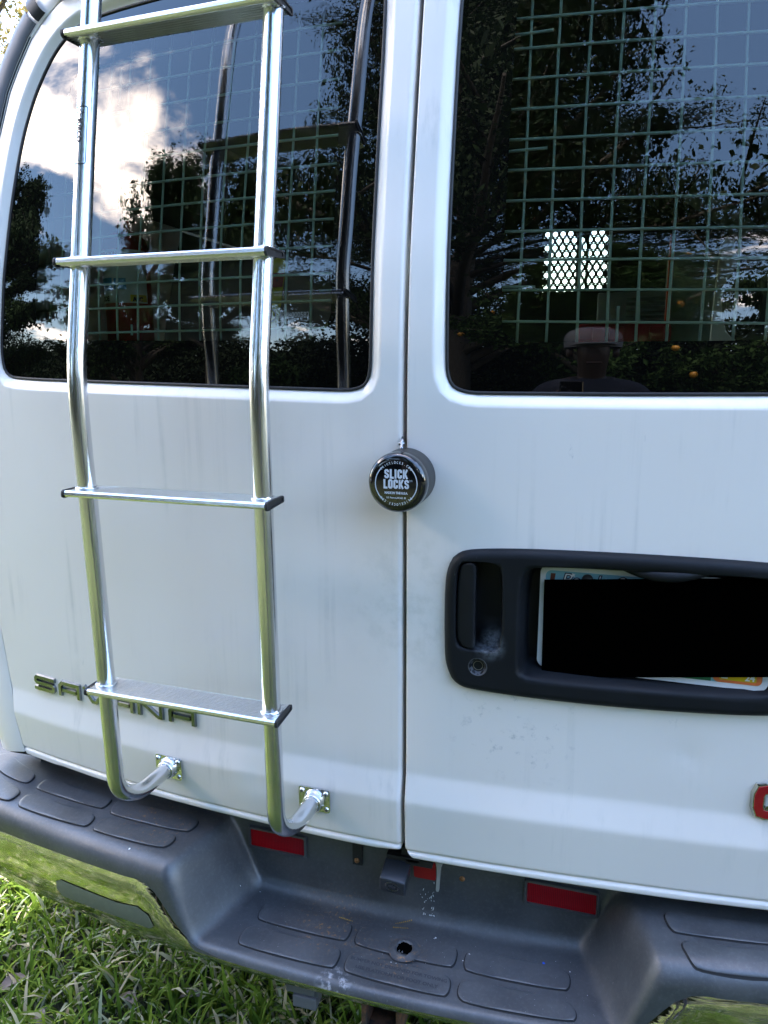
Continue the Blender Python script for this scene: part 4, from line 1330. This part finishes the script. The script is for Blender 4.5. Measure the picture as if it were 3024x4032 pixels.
def arc_text(s_, size, rad, top):
    n = len(s_); step = .0031/rad*1.08
    for i, ch in enumerate(s_):
        a = (i-(n-1)/2)*step
        vs, fs = text2d(ch, size, .00016, 'CENTER', .62)
        out = []
        for x, y in vs:
            if top: th = math.pi/2-a-x/rad; rr_ = rad+y
            else: th = -math.pi/2-a-x/rad; rr_ = rad+y
            out.append(face(rr_*math.cos(th), rr_*math.sin(th)))
        mb.add(out, fs)
arc_text('SLICKLOCKS.COM', .0046, .0268, True)
arc_text('SLICKLOCKS.COM', .0046, .0268, False)
for a0, a1 in ((-52, 52), (128, 232)):
    strip(mb, [(.0287*math.cos(R(a)), .0287*math.sin(R(a))) for a in np.linspace(a0, a1, 40)], .0013, lambda u, v, hh: face(u, v, hh), 0, .0001, 0)
mb.build('printed_face', PRINT, lock, merge=0)
mb = MB()
mb.tube([(LX-.0055, -.001, LZc+.056), (LX-.0055, -.006, LZc+.050), (LX-.0050, -.010, LZc+.0425), (LX-.004, -.014, LZc+.0405)], .0022, 10)
mb.lathe((LX-.0085, -.006, LZc+.0475), (1, 0, 0), [(.0001, -.002), (.0022, -.002), (.0026, 0), (.0022, .0065), (.0001, .0065)], 14)
mb.build('lock_clip', DARKSTEEL, lock)

# ------------------------------------------------------------------ reversing camera under the door seam
rc = tag(empty('reversing_camera', (-.018, .05, .535)), 'small dark square reversing camera hanging under the door seam', 'camera')
def oriented_box(mb, c, ax, ay, az, h, bev, mat=0):
    bm = bmesh.new(); bmesh.ops.create_cube(bm, size=2)
    for v in bm.verts: v.co = Vector((v.co.x*h[0], v.co.y*h[1], v.co.z*h[2]))
    bmesh.ops.bevel(bm, geom=bm.edges[:], offset=bev, segments=3, affect='EDGES', profile=.5)
    bm.verts.index_update()
    vs = [c+ax*v.co.x+ay*v.co.y+az*v.co.z for v in bm.verts]
    mb.add(vs, [[v.index for v in f.verts] for f in bm.faces], mat, True); bm.free()
ax = Vector((.985, .0, -.10)).normalized(); fw = Vector((-.05, -.93, -.36)).normalized(); fw = (fw-ax*fw.dot(ax)).normalized(); az = ax.cross(fw).normalized()
cc_ = Vector((-.019, .022, .560))
mb = MB(); oriented_box(mb, cc_, ax, fw, az, (.0212, .0195, .0180), .0030)
mb.build('camera_body', CAMB, rc, auto=45)
mb = MB()
mb.lathe(cc_+fw*.0185+az*-.002, fw, [(.0125, -.002), (.0120, .0012), (.0095, .0018), (.0090, .0002), (.0060, .0008), (.0001, .0022)], 24)
mb.build('lens', LENS, rc)
mb = MB(); mb.box((-.036, .030, .584), (.020, .058, .592), bev=.001); mb.box((-.012, .035, .590), (.006, .045, .607), bev=.001); mb.box((-.004, .030, .579), (.040, .052, .590), bev=.001)
mb.build('bracket', BLACK, rc)
tp = rrect(.003, .5390, .0400, .570, .003)
mb = MB(); n = len(tp)
vs = [(x+.06*(.570-z), wall_y(.02, z)-.0042, z) for x, z in tp]; vs += [(x, y+.003, z) for x, y, z in vs]
mb.add(vs, [list(range(n)), list(range(n, 2*n))[::-1]]+[(i, (i+1) % n, n+(i+1) % n, n+i) for i in range(n)])
tag(mb.build('adhesive_pad', REDTAG), 'red film of an adhesive pad on the bumper beside the small camera', 'adhesive pad')

# ------------------------------------------------------------------ things inside the van
ex = tag(empty('fire_extinguisher', (-.615, .62, 1.0)), 'dark red fire extinguisher with a printed label inside the left window', 'extinguisher')
EXC = (-.613, .28)
mb = MB(); mb.lathe((*EXC, 1.395), (0, 0, 1), [(.0001, 0), (.038, 0), (.043, .006), (.043, .19), (.038, .212), (.024, .224), (.013, .228), (.011, .232), (.011, .25), (.0001, .25)], 36)
mb.build('cylinder', plain('extinguisher_red', (0.32, 0.012, 0.012), 0.35), ex, auto=50)
mb = MB()
def exl(a0, a1, z0, z1, r_, mat):
    A = np.linspace(R(a0), R(a1), 14)
    vs = [(EXC[0]+r_*math.sin(a), EXC[1]-r_*math.cos(a), z) for z in (z0, z1) for a in A]; n = len(A)
    mb.add(vs, [(i, i+1, n+i+1, n+i) for i in range(n-1)], mat, True)
exl(-75, 85, 1.490, 1.585, .0434, 0); exl(-60, -5, 1.513, 1.535, .0437, 1); exl(0, 30, 1.514, 1.534, .0437, 1); exl(38, 82, 1.4925, 1.505, .0437, 2); exl(-75, 85, 1.562, 1.572, .0437, 3)
def extext(s_, size, a0, z0, off, mat):
    vs, fs = text2d(s_, size, off, 'LEFT')
    mb.add([(EXC[0]+.0441*math.sin(R(a0)+x/.0441), EXC[1]-.0441*math.cos(R(a0)+x/.0441), z0+y) for x, y in vs], fs, mat)
extext('KIDDE', .012, -62, 1.494, .0008, 4); extext('ABC', .010, 44, 1.4935, .0008, 4); extext('OPERATIONS', .008, -45, 1.575, .0006, 3)
mb.build('label_wrap', [LABELW, LABELB, YTAG, REDTAG, INK], ex, merge=0)
mb = MB(); mb.box((EXC[0]-.012, EXC[1]-.05, 1.64), (EXC[0]+.012, EXC[1]+.02, 1.65), bev=.002); mb.box((EXC[0]-.012, EXC[1]-.045, 1.655), (EXC[0]+.012, EXC[1]+.02, 1.663), bev=.002)
mb.build('valve_lever', BLACK, ex)
ht = tag(empty('hang_tag', (-.28, .42, 1.45)), 'yellow warning tag with a red band hanging inside the left window', 'tag')
mb = MB(); pts = [(-.334, 1.440), (-.316, 1.440), (-.296, 1.555), (-.300, 1.568), (-.318, 1.568), (-.326, 1.555)]
mb.add([(x, .30, z) for x, z in pts]+[(x, .302, z) for x, z in pts], [list(range(6)), list(range(6, 12))[::-1]]+[(i, (i+1) % 6, 6+(i+1) % 6, 6+i) for i in range(6)])
mb.build('tag_card', YTAG, ht)
mb = MB(); mb.add([(-.3262, .2992, 1.515), (-.3035, .2992, 1.515), (-.2985, .2992, 1.540), (-.3262, .2992, 1.540)], [(0, 1, 2, 3)])
vs, fs = text2d('R', .0055, .0003); mb.add([(-.313+x, .2984, 1.525+y) for x, y in vs], fs, 1)
mb.build('tag_band', [REDTAG, INK], ht, merge=0)
mb = MB(); mb.tube([(-.309, .301, 1.566), (-.309, .301, 1.9)], .0015, 6); mb.build('tag_string', BLACK, ht)
st_ = tag(empty('front_seat', (.15, 2.0, .9)), 'dark front seat headrest seen through the holes of the van bulkhead', 'seat')
mb = MB(); mb.box((-.10, 1.93, .9), (.36, 2.05, 1.63), bev=.03); mb.build('backrest', DARKIN, st_)
mb = MB(); mb.box((.165, 1.90, 1.83), (.225, 1.98, 1.96), bev=.02); mb.build('headrest', DARKIN, st_)
for xx in (.178, .212):
    mb = MB(); mb.tube([(xx, 1.95, 1.60), (xx, 1.95, 1.84)], .006, 8); mb.build('headrest_post', STEEL, st_)
tb = tag(empty('tool_case', (.34, 1.15, 1.2)), 'red plastic tool case low inside the right window', 'tool case')
mb = MB(); mb.box((.205, .95, 1.16), (.430, 1.20, 1.472), bev=.012); mb.build('case_body', REDBOX, tb)
for x0 in (.212, .285, .378):
    mb = MB(); mb.box((x0, .940, 1.43), (x0+.035, .952, 1.464), bev=.004); mb.build('latch', plain('dark_red', (0.13, 0.008, 0.01), 0.5) if x0 < .2 else REDBOX, tb)
gb = tag(empty('louvred_box', (.30, 1.33, 1.4)), 'grey louvred steel box behind the red tool case in the van', 'box')
mb = MB(); mb.box((.255, 1.30, 1.30), (.455, 1.45, 1.575), bev=.004); mb.build('box_body', GREYBOX, gb)
for k in range(9):
    mb = MB(); z = 1.452+k*.0125
    mb.add([(.335, 1.298, z), (.440, 1.298, z), (.440, 1.286, z+.006), (.335, 1.286, z+.006), (.335, 1.299, z+.009), (.440, 1.299, z+.009)], [(0, 1, 2, 3), (3, 2, 5, 4)]); mb.build('louvre', GREYBOX, gb)
mb = MB(); mb.box((.421, 1.05, 1.1), (.433, 1.07, 1.69), bev=.002)
tag(mb.build('steel_upright', ORANGE), 'thin orange red steel upright behind the right window', 'upright')
mb = MB()
pts = [(.553, 1.15), (.622, 1.15), (.618, 1.55), (.608, 1.64), (.594, 1.69), (.576, 1.705), (.562, 1.68), (.556, 1.5)]
n = len(pts)
mb.add([(x, 1.22+(x-.585)*.25, z) for x, z in pts]+[(x, 1.245+(x-.585)*.25, z) for x, z in pts], [list(range(n)), list(range(n, 2*n))[::-1]]+[(i, (i+1) % n, n+(i+1) % n, n+i) for i in range(n)])
tag(mb.build('shelf_end_panel', LINER), 'pale shelf end panel with a rounded top inside the right window', 'shelf panel')
mb = MB(); mb.box((.448, 1.40, 1.1), (.590, 1.43, 1.70)); mb.add([(.475, 1.42, 1.84), (.62, 1.30, 1.70), (.66, 1.30, 1.74), (.52, 1.42, 1.90)], [(0, 1, 2, 3)])
tag(mb.build('shelf_back_panel', plain('shelf_grey_green', (0.26, 0.31, 0.28), 0.6)), 'grey green shelf back panel beside the orange upright', 'shelf panel')
mb = MB()
for k in range(9):
    ph = rnd.uniform(0, 6); r0 = rnd.uniform(.045, .085)
    mb.tube([(.592+r0*.45*math.cos(a)+rnd.uniform(-.003, .003), .98+.012*k*.6+.01*math.sin(a*2+ph), 1.52+r0*1.0*math.sin(a)) for a in np.linspace(0, 2*math.pi, 29)[:-1]], .0055, 8, closed=True)
tag(mb.build('cable_coil', BLACK), 'coil of black cable hanging inside the right window', 'cable')

# ------------------------------------------------------------------ ground
def gz(x, y): return .018*math.sin(x*1.3+.4)*math.cos(y*1.1)+.010*math.sin(x*3.7+y*2.9)
mb = MB()
gs = list(np.concatenate([[-400, -120, -40, -16], np.arange(-8, 8.01, .5), [16, 40, 120, 400]]))
vs = [(x, y, gz(x, y)*max(0, 1-math.hypot(x, y)/14)) for x in gs for y in gs]; n = len(gs)
mb.add(vs, [(i*n+j, (i+1)*n+j, (i+1)*n+j+1, i*n+j+1) for i in range(n-1) for j in range(n-1)], 0, True)
tag(mb.build('lawn_ground', SOIL), kind='structure')

def grass(name, n, boxes, hmin, hmax, wmin, wmax, seed):
    g = np.random.default_rng(seed)
    tot = sum((b[1]-b[0])*(b[3]-b[2])*b[4] for b in boxes)
    X, Y = [], []
    for b in boxes:
        k = int(n*(b[1]-b[0])*(b[3]-b[2])*b[4]/tot)
        X.append(g.uniform(b[0], b[1], k)); Y.append(g.uniform(b[2], b[3], k))
    X = np.concatenate(X); Y = np.concatenate(Y); N = len(X)
    # tufts: pull the blades towards tuft centres
    tx = np.round(X/.07)*.07+.02*np.sin(Y*91); ty = np.round(Y/.07)*.07+.02*np.cos(X*87)
    pull = g.uniform(0, .7, N); X = X+(tx-X)*pull; Y = Y+(ty-Y)*pull
    Z = np.array([gz(a, b) for a, b in zip(X, Y)])-.004
    h = g.uniform(hmin, hmax, N)*(.75+.5*g.random(N)); w = g.uniform(wmin, wmax, N)
    az = g.uniform(0, 2*np.pi, N); lean = np.abs(g.normal(.55, .42, N)).clip(.05, 1.5)
    curl = g.uniform(.2, 1.1, N)
    dx, dy = np.cos(az), np.sin(az); px, py = -dy, dx
    tone = g.beta(2.0, 2.6, N)*.78
    dry = g.random(N) < .24; tone[dry] = g.uniform(.78, 1.0, dry.sum())
    lean[dry] = np.minimum(lean[dry]+.5, 1.55); 
    V = np.empty((N, 7, 3)); 
    rx = np.zeros(N); rz = np.zeros(N); ang = lean*.35
    ts = [0, .33, .68, 1.0]; ww = [.75, 1.0, .8, 0]
    pr = 0
    for k, (t_, wk) in enumerate(zip(ts, ww)):
        if k:
            L = h*(t_-pr); rx = rx+np.sin(ang)*L; rz = rz+np.cos(ang)*L; ang = ang+curl*.55+lean*.25; ang = np.minimum(ang, 2.0)
        pr = t_
        cxk = X+dx*rx; cyk = Y+dy*rx; czk = Z+rz
        if wk > 0:
            V[:, 2*k, 0] = cxk+px*w*wk/2; V[:, 2*k, 1] = cyk+py*w*wk/2; V[:, 2*k, 2] = czk
            V[:, 2*k+1, 0] = cxk-px*w*wk/2; V[:, 2*k+1, 1] = cyk-py*w*wk/2; V[:, 2*k+1, 2] = czk+.0006
        else:
            V[:, 6, 0] = cxk; V[:, 6, 1] = cyk; V[:, 6, 2] = czk
    V[:, :, 2] = np.maximum(V[:, :, 2], Z[:, None]+.001)
    base = np.arange(N)[:, None]*7
    q = np.concatenate([base+np.array([[0, 1, 3, 2]]), base+np.array([[2, 3, 5, 4]])], 0)
    tr = base+np.array([[4, 5, 6]])
    me = bpy.data.meshes.new(name)
    nv = N*7; nl = q.size+tr.size; npoly = len(q)+len(tr)
    me.vertices.add(nv); me.vertices.foreach_set('co', V.reshape(-1))
    me.loops.add(nl); me.loops.foreach_set('vertex_index', np.concatenate([q.reshape(-1), tr.reshape(-1)]).astype(np.int32))
    me.polygons.add(npoly)
    me.polygons.foreach_set('loop_start', np.concatenate([np.arange(len(q))*4, len(q)*4+np.arange(len(tr))*3]).astype(np.int32))
    me.update(calc_edges=True)
    at = me.attributes.new('tone', 'FLOAT', 'POINT')
    at.data.foreach_set('value', np.repeat(tone, 7).astype(np.float32))
    return tag(link(name, me, GRASS), kind='stuff')
grass('lawn_grass', 110000, [(-2.4, 1.0, -1.3, 1.2, 1.0), (-5.5, 3.0, -4.0, -1.3, .12), (-6, -2.4, -1.3, 5.5, .12)], .045, .115, .004, .0100, 3)
# dead leaves lying in the grass
def dead_leaf(lab, loc, L, rz, tilt):
    mb = MB(); n = 7
    vs = []
    for i in range(n):
        u = i/(n-1); w = L*.26*math.sin(math.pi*min(.98, u*.92+.05))
        for s_ in (-1, 0, 1):
            vs.append(((u-.5)*L, s_*w, .10*L*math.sin(3*u)+abs(s_)*w*.45))
    mb.add(vs, [(i*3+j, (i+1)*3+j, (i+1)*3+j+1, i*3+j+1) for i in range(n-1) for j in range(2)], 0, True)
    o = mb.build('dead_leaf', DEADLEAF)
    o.location = loc; o.rotation_euler = (tilt, tilt*.6, rz)
    return tag(o, lab, 'leaf', 'dry leaves in the grass')
LEAVES = ((-.93, .13, 'grey brown curled leaf lying in the grass nearest the bumper end'), (-.66, .16, 'dark dry leaf standing on edge in the grass under the chrome bumper'), (-.80, .06, 'pale brown leaf half buried in the grass at the bottom edge'), (-.53, .20, 'small brown leaf in the shaded grass under the bumper step'))
for k, (x, y, lab) in enumerate(LEAVES):
    dead_leaf(lab, (x, y, gz(x, y)+.035), rnd.uniform(.05, .075), rnd.uniform(0, 6), rnd.uniform(-.35, .35))
# ------------------------------------------------------------------ trees round the lawn (those behind the camera are seen mirrored in the glass)
def leaf_mesh(name, pts, L, mat, seed, droop=.4, inner=None):
    g = np.random.default_rng(seed); Ls = np.full(len(pts), L)
    if inner:                                           # broader leaves fill the hearts of the clumps
        q = np.concatenate([c+g.normal(0, r_*.6, (26, 3)) for c, r_ in inner])
        q = q[q[:, 2] > .2]
        pts = np.concatenate([pts, q]); Ls = np.concatenate([Ls, np.full(len(q), L*1.9)])
    N = len(pts)
    d = g.normal(size=(N, 3)); d[:, 2] -= droop; d /= np.linalg.norm(d, axis=1)[:, None]
    u = np.cross(d, g.normal(size=(N, 3))); u /= np.linalg.norm(u, axis=1)[:, None]
    l = (Ls*g.uniform(.65, 1.25, N))[:, None]; w = l*np.where(Ls > L*1.5, .33, .21)[:, None]
    A = pts; B = pts+d*l*.45+u*w; C = pts+d*l; D = pts+d*l*.45-u*w
    V = np.stack([A, B, C, D], 1).reshape(-1, 3)
    me = bpy.data.meshes.new(name)
    me.vertices.add(N*4); me.vertices.foreach_set('co', V.reshape(-1).astype(np.float32))
    me.loops.add(N*4); me.loops.foreach_set('vertex_index', np.arange(N*4, dtype=np.int32))
    me.polygons.add(N); me.polygons.foreach_set('loop_start', np.arange(N, dtype=np.int32)*4)
    me.update(calc_edges=True)
    me.materials.append(mat)
    return me
def tree(name, label, loc, h, rad, z0, nleaf, L, mat, seed, limbs=16, fruit=0, dens=1.0, squash=1.0, core=.75):
    g = np.random.default_rng(seed)
    t_ = tag(empty(name, loc), label, 'tree')
    O = np.array(loc)
    mb = MB()
    top = O+np.array([g.normal(0, .2), g.normal(0, .2), h*.86])
    tr = [O+(top-O)*u+np.array([.12*math.sin(u*5+seed), .12*math.cos(u*4+seed), 0])*u for u in np.linspace(0, 1, 8)]
    tr[0] = O+np.array([0, 0, -.1])
    r0 = .018*h+.05
    mb.tube([tuple(p) for p in tr], [r0*(1.25-1.1*u) for u in np.linspace(0, 1, 8)], 9)
    cl = []
    for i in range(limbs):
        u = g.uniform(.18, 1.0); b = O+(top-O)*max(u*.9, z0/h*.9)
        a = i*2.4+g.uniform(-.4, .4)
        zt_ = z0+(h-z0)*u
        rr_ = rad*squash**0*math.sin(math.pi*min(1, .22+.74*u))*g.uniform(.65, 1.05)
        e = O+np.array([rr_*math.cos(a), rr_*math.sin(a), zt_])
        m_ = (b+e)/2+np.array([0, 0, .12*rr_])
        mb.tube([tuple(b), tuple(m_), tuple(e)], [r0*.38*(1.1-.6*u), r0*.24, r0*.06], 6)
        for k in range(int(9*dens)):
            f = g.uniform(.30, 1.0)
            c = b+(e-b)*f+np.array([0, 0, .12*rr_*4*f*(1-f)])
            out = (e-b)/(np.linalg.norm(e-b)+1e-6)+g.normal(0, .75, 3)*np.array([1, 1, .55]); out /= np.linalg.norm(out)
            c2 = c+out*rad*g.uniform(.14, .34)
            cl.append((c, c2, rad*g.uniform(.035, .075)))
            if k % 2 == 0: mb.tube([tuple(c), tuple((c+c2)/2+g.normal(0, .02, 3)), tuple(c2)], [r0*.09, r0*.06, r0*.02], 4)
    mb.build('trunk', BARK, t_)
    per = max(4, nleaf//len(cl)); P = []
    for c, c2, r_ in cl:
        u = g.random(per)[:, None]**.8
        P.append(c+(c2-c)*u+g.normal(0, 1, (per, 3))*r_*(1.15-.85*u)*np.array([1, 1, .7]))
    P = np.concatenate(P); P = P[P[:, 2] > .15]
    me = leaf_mesh('crown', P, L, mat, seed+1, inner=[(c+(c2-c)*.35, r_*1.6) for c, c2, r_ in cl] if core > 0 else None)
    o = link('crown', me, mat, t_); o['kind'] = 'stuff'
    for k in range(fruit):
        c, c2, r_ = cl[int(g.integers(len(cl)))]
        mb = MB(); p = c2+np.array([0, .05, -.05])
        mb.lathe(tuple(p), (0, 0, 1), [(.0001, -.038), (.022, -.032), (.036, -.012), (.037, .010), (.024, .030), (.0001, .035)], 12)
        mb.build('fruit', FRUIT, t_)
    return t_
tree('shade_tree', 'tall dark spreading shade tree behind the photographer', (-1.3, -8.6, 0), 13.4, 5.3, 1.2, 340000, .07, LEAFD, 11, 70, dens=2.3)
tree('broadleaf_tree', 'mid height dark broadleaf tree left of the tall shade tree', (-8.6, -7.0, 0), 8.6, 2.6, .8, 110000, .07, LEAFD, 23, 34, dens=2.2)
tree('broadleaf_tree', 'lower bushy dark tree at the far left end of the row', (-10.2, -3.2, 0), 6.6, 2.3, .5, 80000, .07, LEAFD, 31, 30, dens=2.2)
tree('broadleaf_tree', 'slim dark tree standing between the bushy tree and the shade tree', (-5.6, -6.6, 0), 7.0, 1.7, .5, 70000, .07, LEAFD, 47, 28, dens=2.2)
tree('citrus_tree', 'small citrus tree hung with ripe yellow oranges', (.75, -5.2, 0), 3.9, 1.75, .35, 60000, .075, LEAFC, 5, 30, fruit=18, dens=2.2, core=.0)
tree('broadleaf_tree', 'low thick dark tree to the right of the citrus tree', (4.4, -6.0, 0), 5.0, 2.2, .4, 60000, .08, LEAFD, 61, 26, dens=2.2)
tree('added_shading_tree', 'unseen leafy tree added high above the van to shade the lawn', (4.6, 5.0, 0), 15.0, 6.2, 6.6, 80000, .15, LEAFD, 91, 40, dens=1.5)  # unseen tree, added for the shade it throws on the lawn
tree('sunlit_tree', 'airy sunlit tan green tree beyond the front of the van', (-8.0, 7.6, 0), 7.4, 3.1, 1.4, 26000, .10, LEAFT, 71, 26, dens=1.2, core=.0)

def hedge(name, pts, h, d, nleaf, seed):
    g = np.random.default_rng(seed); P_ = [np.array(p, float) for p in pts]
    t = g.uniform(0, len(P_)-1.001, nleaf); k = t.astype(int); f = (t-k)[:, None]
    A = np.array(P_); c = A[k]*(1-f)+A[k+1]*f
    hh = h*(.78+.16*np.sin(t*7)+.10*np.sin(t*19+2)+.06*np.sin(t*41))
    a = g.uniform(0, np.pi, nleaf); r = g.uniform(.25, 1.0, nleaf)**.5
    P = np.stack([c[:, 0]+g.normal(0, .2, nleaf), c[:, 1]+d*np.cos(a)*r, hh*np.sin(a)**.6*r], 1)
    P[:, 2] = np.maximum(P[:, 2], .05)
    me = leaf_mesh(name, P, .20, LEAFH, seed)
    cv, cfs, n_ = [], [], 90                            # dark sheet standing in for the shade deep in the wood, behind the leaves
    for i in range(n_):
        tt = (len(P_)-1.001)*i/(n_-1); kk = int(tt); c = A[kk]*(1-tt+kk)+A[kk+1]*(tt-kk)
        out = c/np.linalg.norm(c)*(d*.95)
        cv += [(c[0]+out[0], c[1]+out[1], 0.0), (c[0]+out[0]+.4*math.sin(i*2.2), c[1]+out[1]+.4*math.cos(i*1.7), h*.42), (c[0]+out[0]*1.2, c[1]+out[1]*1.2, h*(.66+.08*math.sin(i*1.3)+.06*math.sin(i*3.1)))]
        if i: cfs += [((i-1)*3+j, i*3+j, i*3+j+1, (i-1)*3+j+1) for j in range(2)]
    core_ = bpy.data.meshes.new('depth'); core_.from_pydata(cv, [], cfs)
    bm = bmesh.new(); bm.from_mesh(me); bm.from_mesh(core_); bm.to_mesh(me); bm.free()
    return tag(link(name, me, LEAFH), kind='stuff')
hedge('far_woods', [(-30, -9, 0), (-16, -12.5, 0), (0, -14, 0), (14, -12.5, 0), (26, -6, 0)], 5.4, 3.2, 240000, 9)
# ------------------------------------------------------------------ the photographer (seen only mirrored in the panes)
def skin_body(name, nodes, edges, mats, pick, parent=None, root=0, levels=2):
    me = bpy.data.meshes.new(name)
    me.from_pydata([n[0] for n in nodes], edges, [])
    ob = bpy.data.objects.new(name, me); COL.objects.link(ob)
    sk = ob.modifiers.new('skin', 'SKIN')
    for i, n in enumerate(nodes):
        d = me.skin_vertices[0].data[i]
        d.radius = n[1] if isinstance(n[1], tuple) else (n[1], n[1])
        d.use_root = (i == root)
    sb = ob.modifiers.new('sub', 'SUBSURF'); sb.levels = levels; sb.render_levels = levels
    dg = bpy.context.evaluated_depsgraph_get()
    out = bpy.data.meshes.new_from_object(ob.evaluated_get(dg))
    bpy.data.objects.remove(ob); bpy.data.meshes.remove(me)
    out.name = name
    for m in mats: out.materials.append(m)
    for p in out.polygons:
        p.use_smooth = True; p.material_index = pick(p.center)
    return link(name, out, mats, parent)
SKINM = NT('skin').set(base=(0.05, 0.030, 0.022), rough=0.5).m
SHIRT = plain('navy_shirt', (0.010, 0.013, 0.026), 0.85)
JEANS = plain('dark_jeans', (0.018, 0.022, 0.035), 0.85)
SHOE = plain('grey_shoe', (0.10, 0.10, 0.10), 0.6)
CAPM = plain('grey_cap', (0.13, 0.13, 0.135), 0.85)
per = tag(empty('person', (.36, -1.40, 0)), 'person in a grey cap and dark shirt holding up a phone behind the van', 'person')
hx, hy = .36, -1.40
N_, E_ = [], []
def nd(p, r, to=None):
    N_.append((p, r)); i = len(N_)-1
    if to is not None: E_.append((to, i))
    return i
pel = nd((hx, hy, .90), (.150, .105))
wai = nd((hx, hy+.005, 1.05), (.140, .100), pel)
che = nd((hx, hy, 1.24), (.165, .115), wai)
up_ = nd((hx, hy-.01, 1.375), (.120, .085), che)
nec = nd((hx, hy+.005, 1.435), .052, up_)
jaw = nd((hx, hy+.045, 1.500), (.058, .066), nec)
hed = nd((hx, hy+.030, 1.575), (.086, .098), jaw)
crn = nd((hx, hy+.022, 1.640), (.074, .084), hed)
nos = nd((hx, hy+.118, 1.545), .012, hed)
for s in (-1, 1):
    sh = nd((hx+s*.175, hy, 1.37), .062, up_)
    el = nd((hx+s*.245, hy+.10, 1.12), .044, sh)
    wr = nd((hx-.09+s*.062, hy+.335, 1.285), .026, el)
    pm = nd((hx-.09+s*.056, hy+.372, 1.315), (.030, .018), wr)
    for k, (dx, dz, L) in enumerate(((.010, .030, .9), (.010, .014, 1.0), (.010, -.002, .95), (.010, -.018, .8))):
        a = nd((hx-.09+s*(.056+dx*.2), hy+.392, 1.315+dz), .0088, pm)
        b = nd((hx-.09+s*(.044), hy+.402, 1.318+dz*1.05), .0080, a)
        nd((hx-.09+s*(.044-.024*L), hy+.399, 1.320+dz*1.05), .0070, b)
    t1 = nd((hx-.09+s*.050, hy+.368, 1.350), .0095, pm)
    nd((hx-.09+s*.030, hy+.362, 1.372), .0080, t1)
    hp = nd((hx+s*.088, hy, .83), .088, pel)
    kn = nd((hx+s*.105, hy+.02, .47), .058, hp)
    an = nd((hx+s*.110, hy-.01, .10), .040, kn)
    ft = nd((hx+s*.120, hy+.13, .050), (.042, .034), an)
def pick(c):
    if c.z > 1.435: return 0
    if c.y > hy+.20: return 0
    if c.z > .86: return 1
    if c.z > .11: return 2
    return 3
skin_body('body', N_, E_, [SKINM, SHIRT, JEANS, SHOE], pick, per)
mb = MB()
mb.lathe((hx, hy+.025, 1.585), (0, .06, 1), [(.104, -.014), (.107, .02), (.103, .055), (.088, .086), (.056, .106), (.0001, .114)], 24)
vs = []
for i in range(13):
    a = math.pi*(i/12); c, s_ = math.cos(a), math.sin(a)
    vs += [(hx+.093*c, hy+.025+.088*s_, 1.592), (hx+.090*c, hy+.035+.175*s_*(.55+.45*s_), 1.590-.016*(1-c*c)**2-.012*c*c), (hx+.090*c, hy+.035+.173*s_*(.55+.45*s_), 1.586-.016*(1-c*c)**2-.012*c*c)]
mb.add(vs, [(i*3+j, (i+1)*3+j, (i+1)*3+j+1, i*3+j+1) for i in range(12) for j in range(2)], 0, True)
mb.build('cap', CAPM, per)
for s in (-1, 1):
    mb = MB(); mb.lathe((hx+s*.030, hy+.104, 1.560), (0, 1, 0), [(.0001, .006), (.008, .004), (.011, -.004)], 10); mb.build('eye', plain('eye_dark', (0.03, 0.02, 0.015), 0.2), per)
    mb = MB(); mb.lathe((hx+s*.083, hy+.025, 1.548), (s, .1, 0), [(.0001, .010), (.016, .012), (.022, .004), (.020, -.012)], 12); mb.build('ear', SKINM, per)
mb = MB(); mb.box((hx-.028, hy+.103, 1.495), (hx+.028, hy+.112, 1.503), bev=.003); mb.build('mouth', plain('lips', (0.06, 0.03, 0.025), 0.5), per)
ph = tag(empty('phone', (.272, -1.012, 1.335)), 'dark phone held upright in both hands of the person in the cap', 'phone')
mb = MB(); mb.box((.236, -1.019, 1.258), (.308, -1.0105, 1.405), bev=.003); mb.build('phone_body', BLKGLOSS, ph)
mb = MB()
for a, b in ((.2477, 1.38), (.268, 1.365)):
    mb2 = MB(); mb2.lathe((a, -1.0112, b), (0, 1, 0), [(.0075, 0), (.0075, .002), (.006, .0025), (.0001, .0025)], 16); mb2.build('phone_lens', LENS, ph)
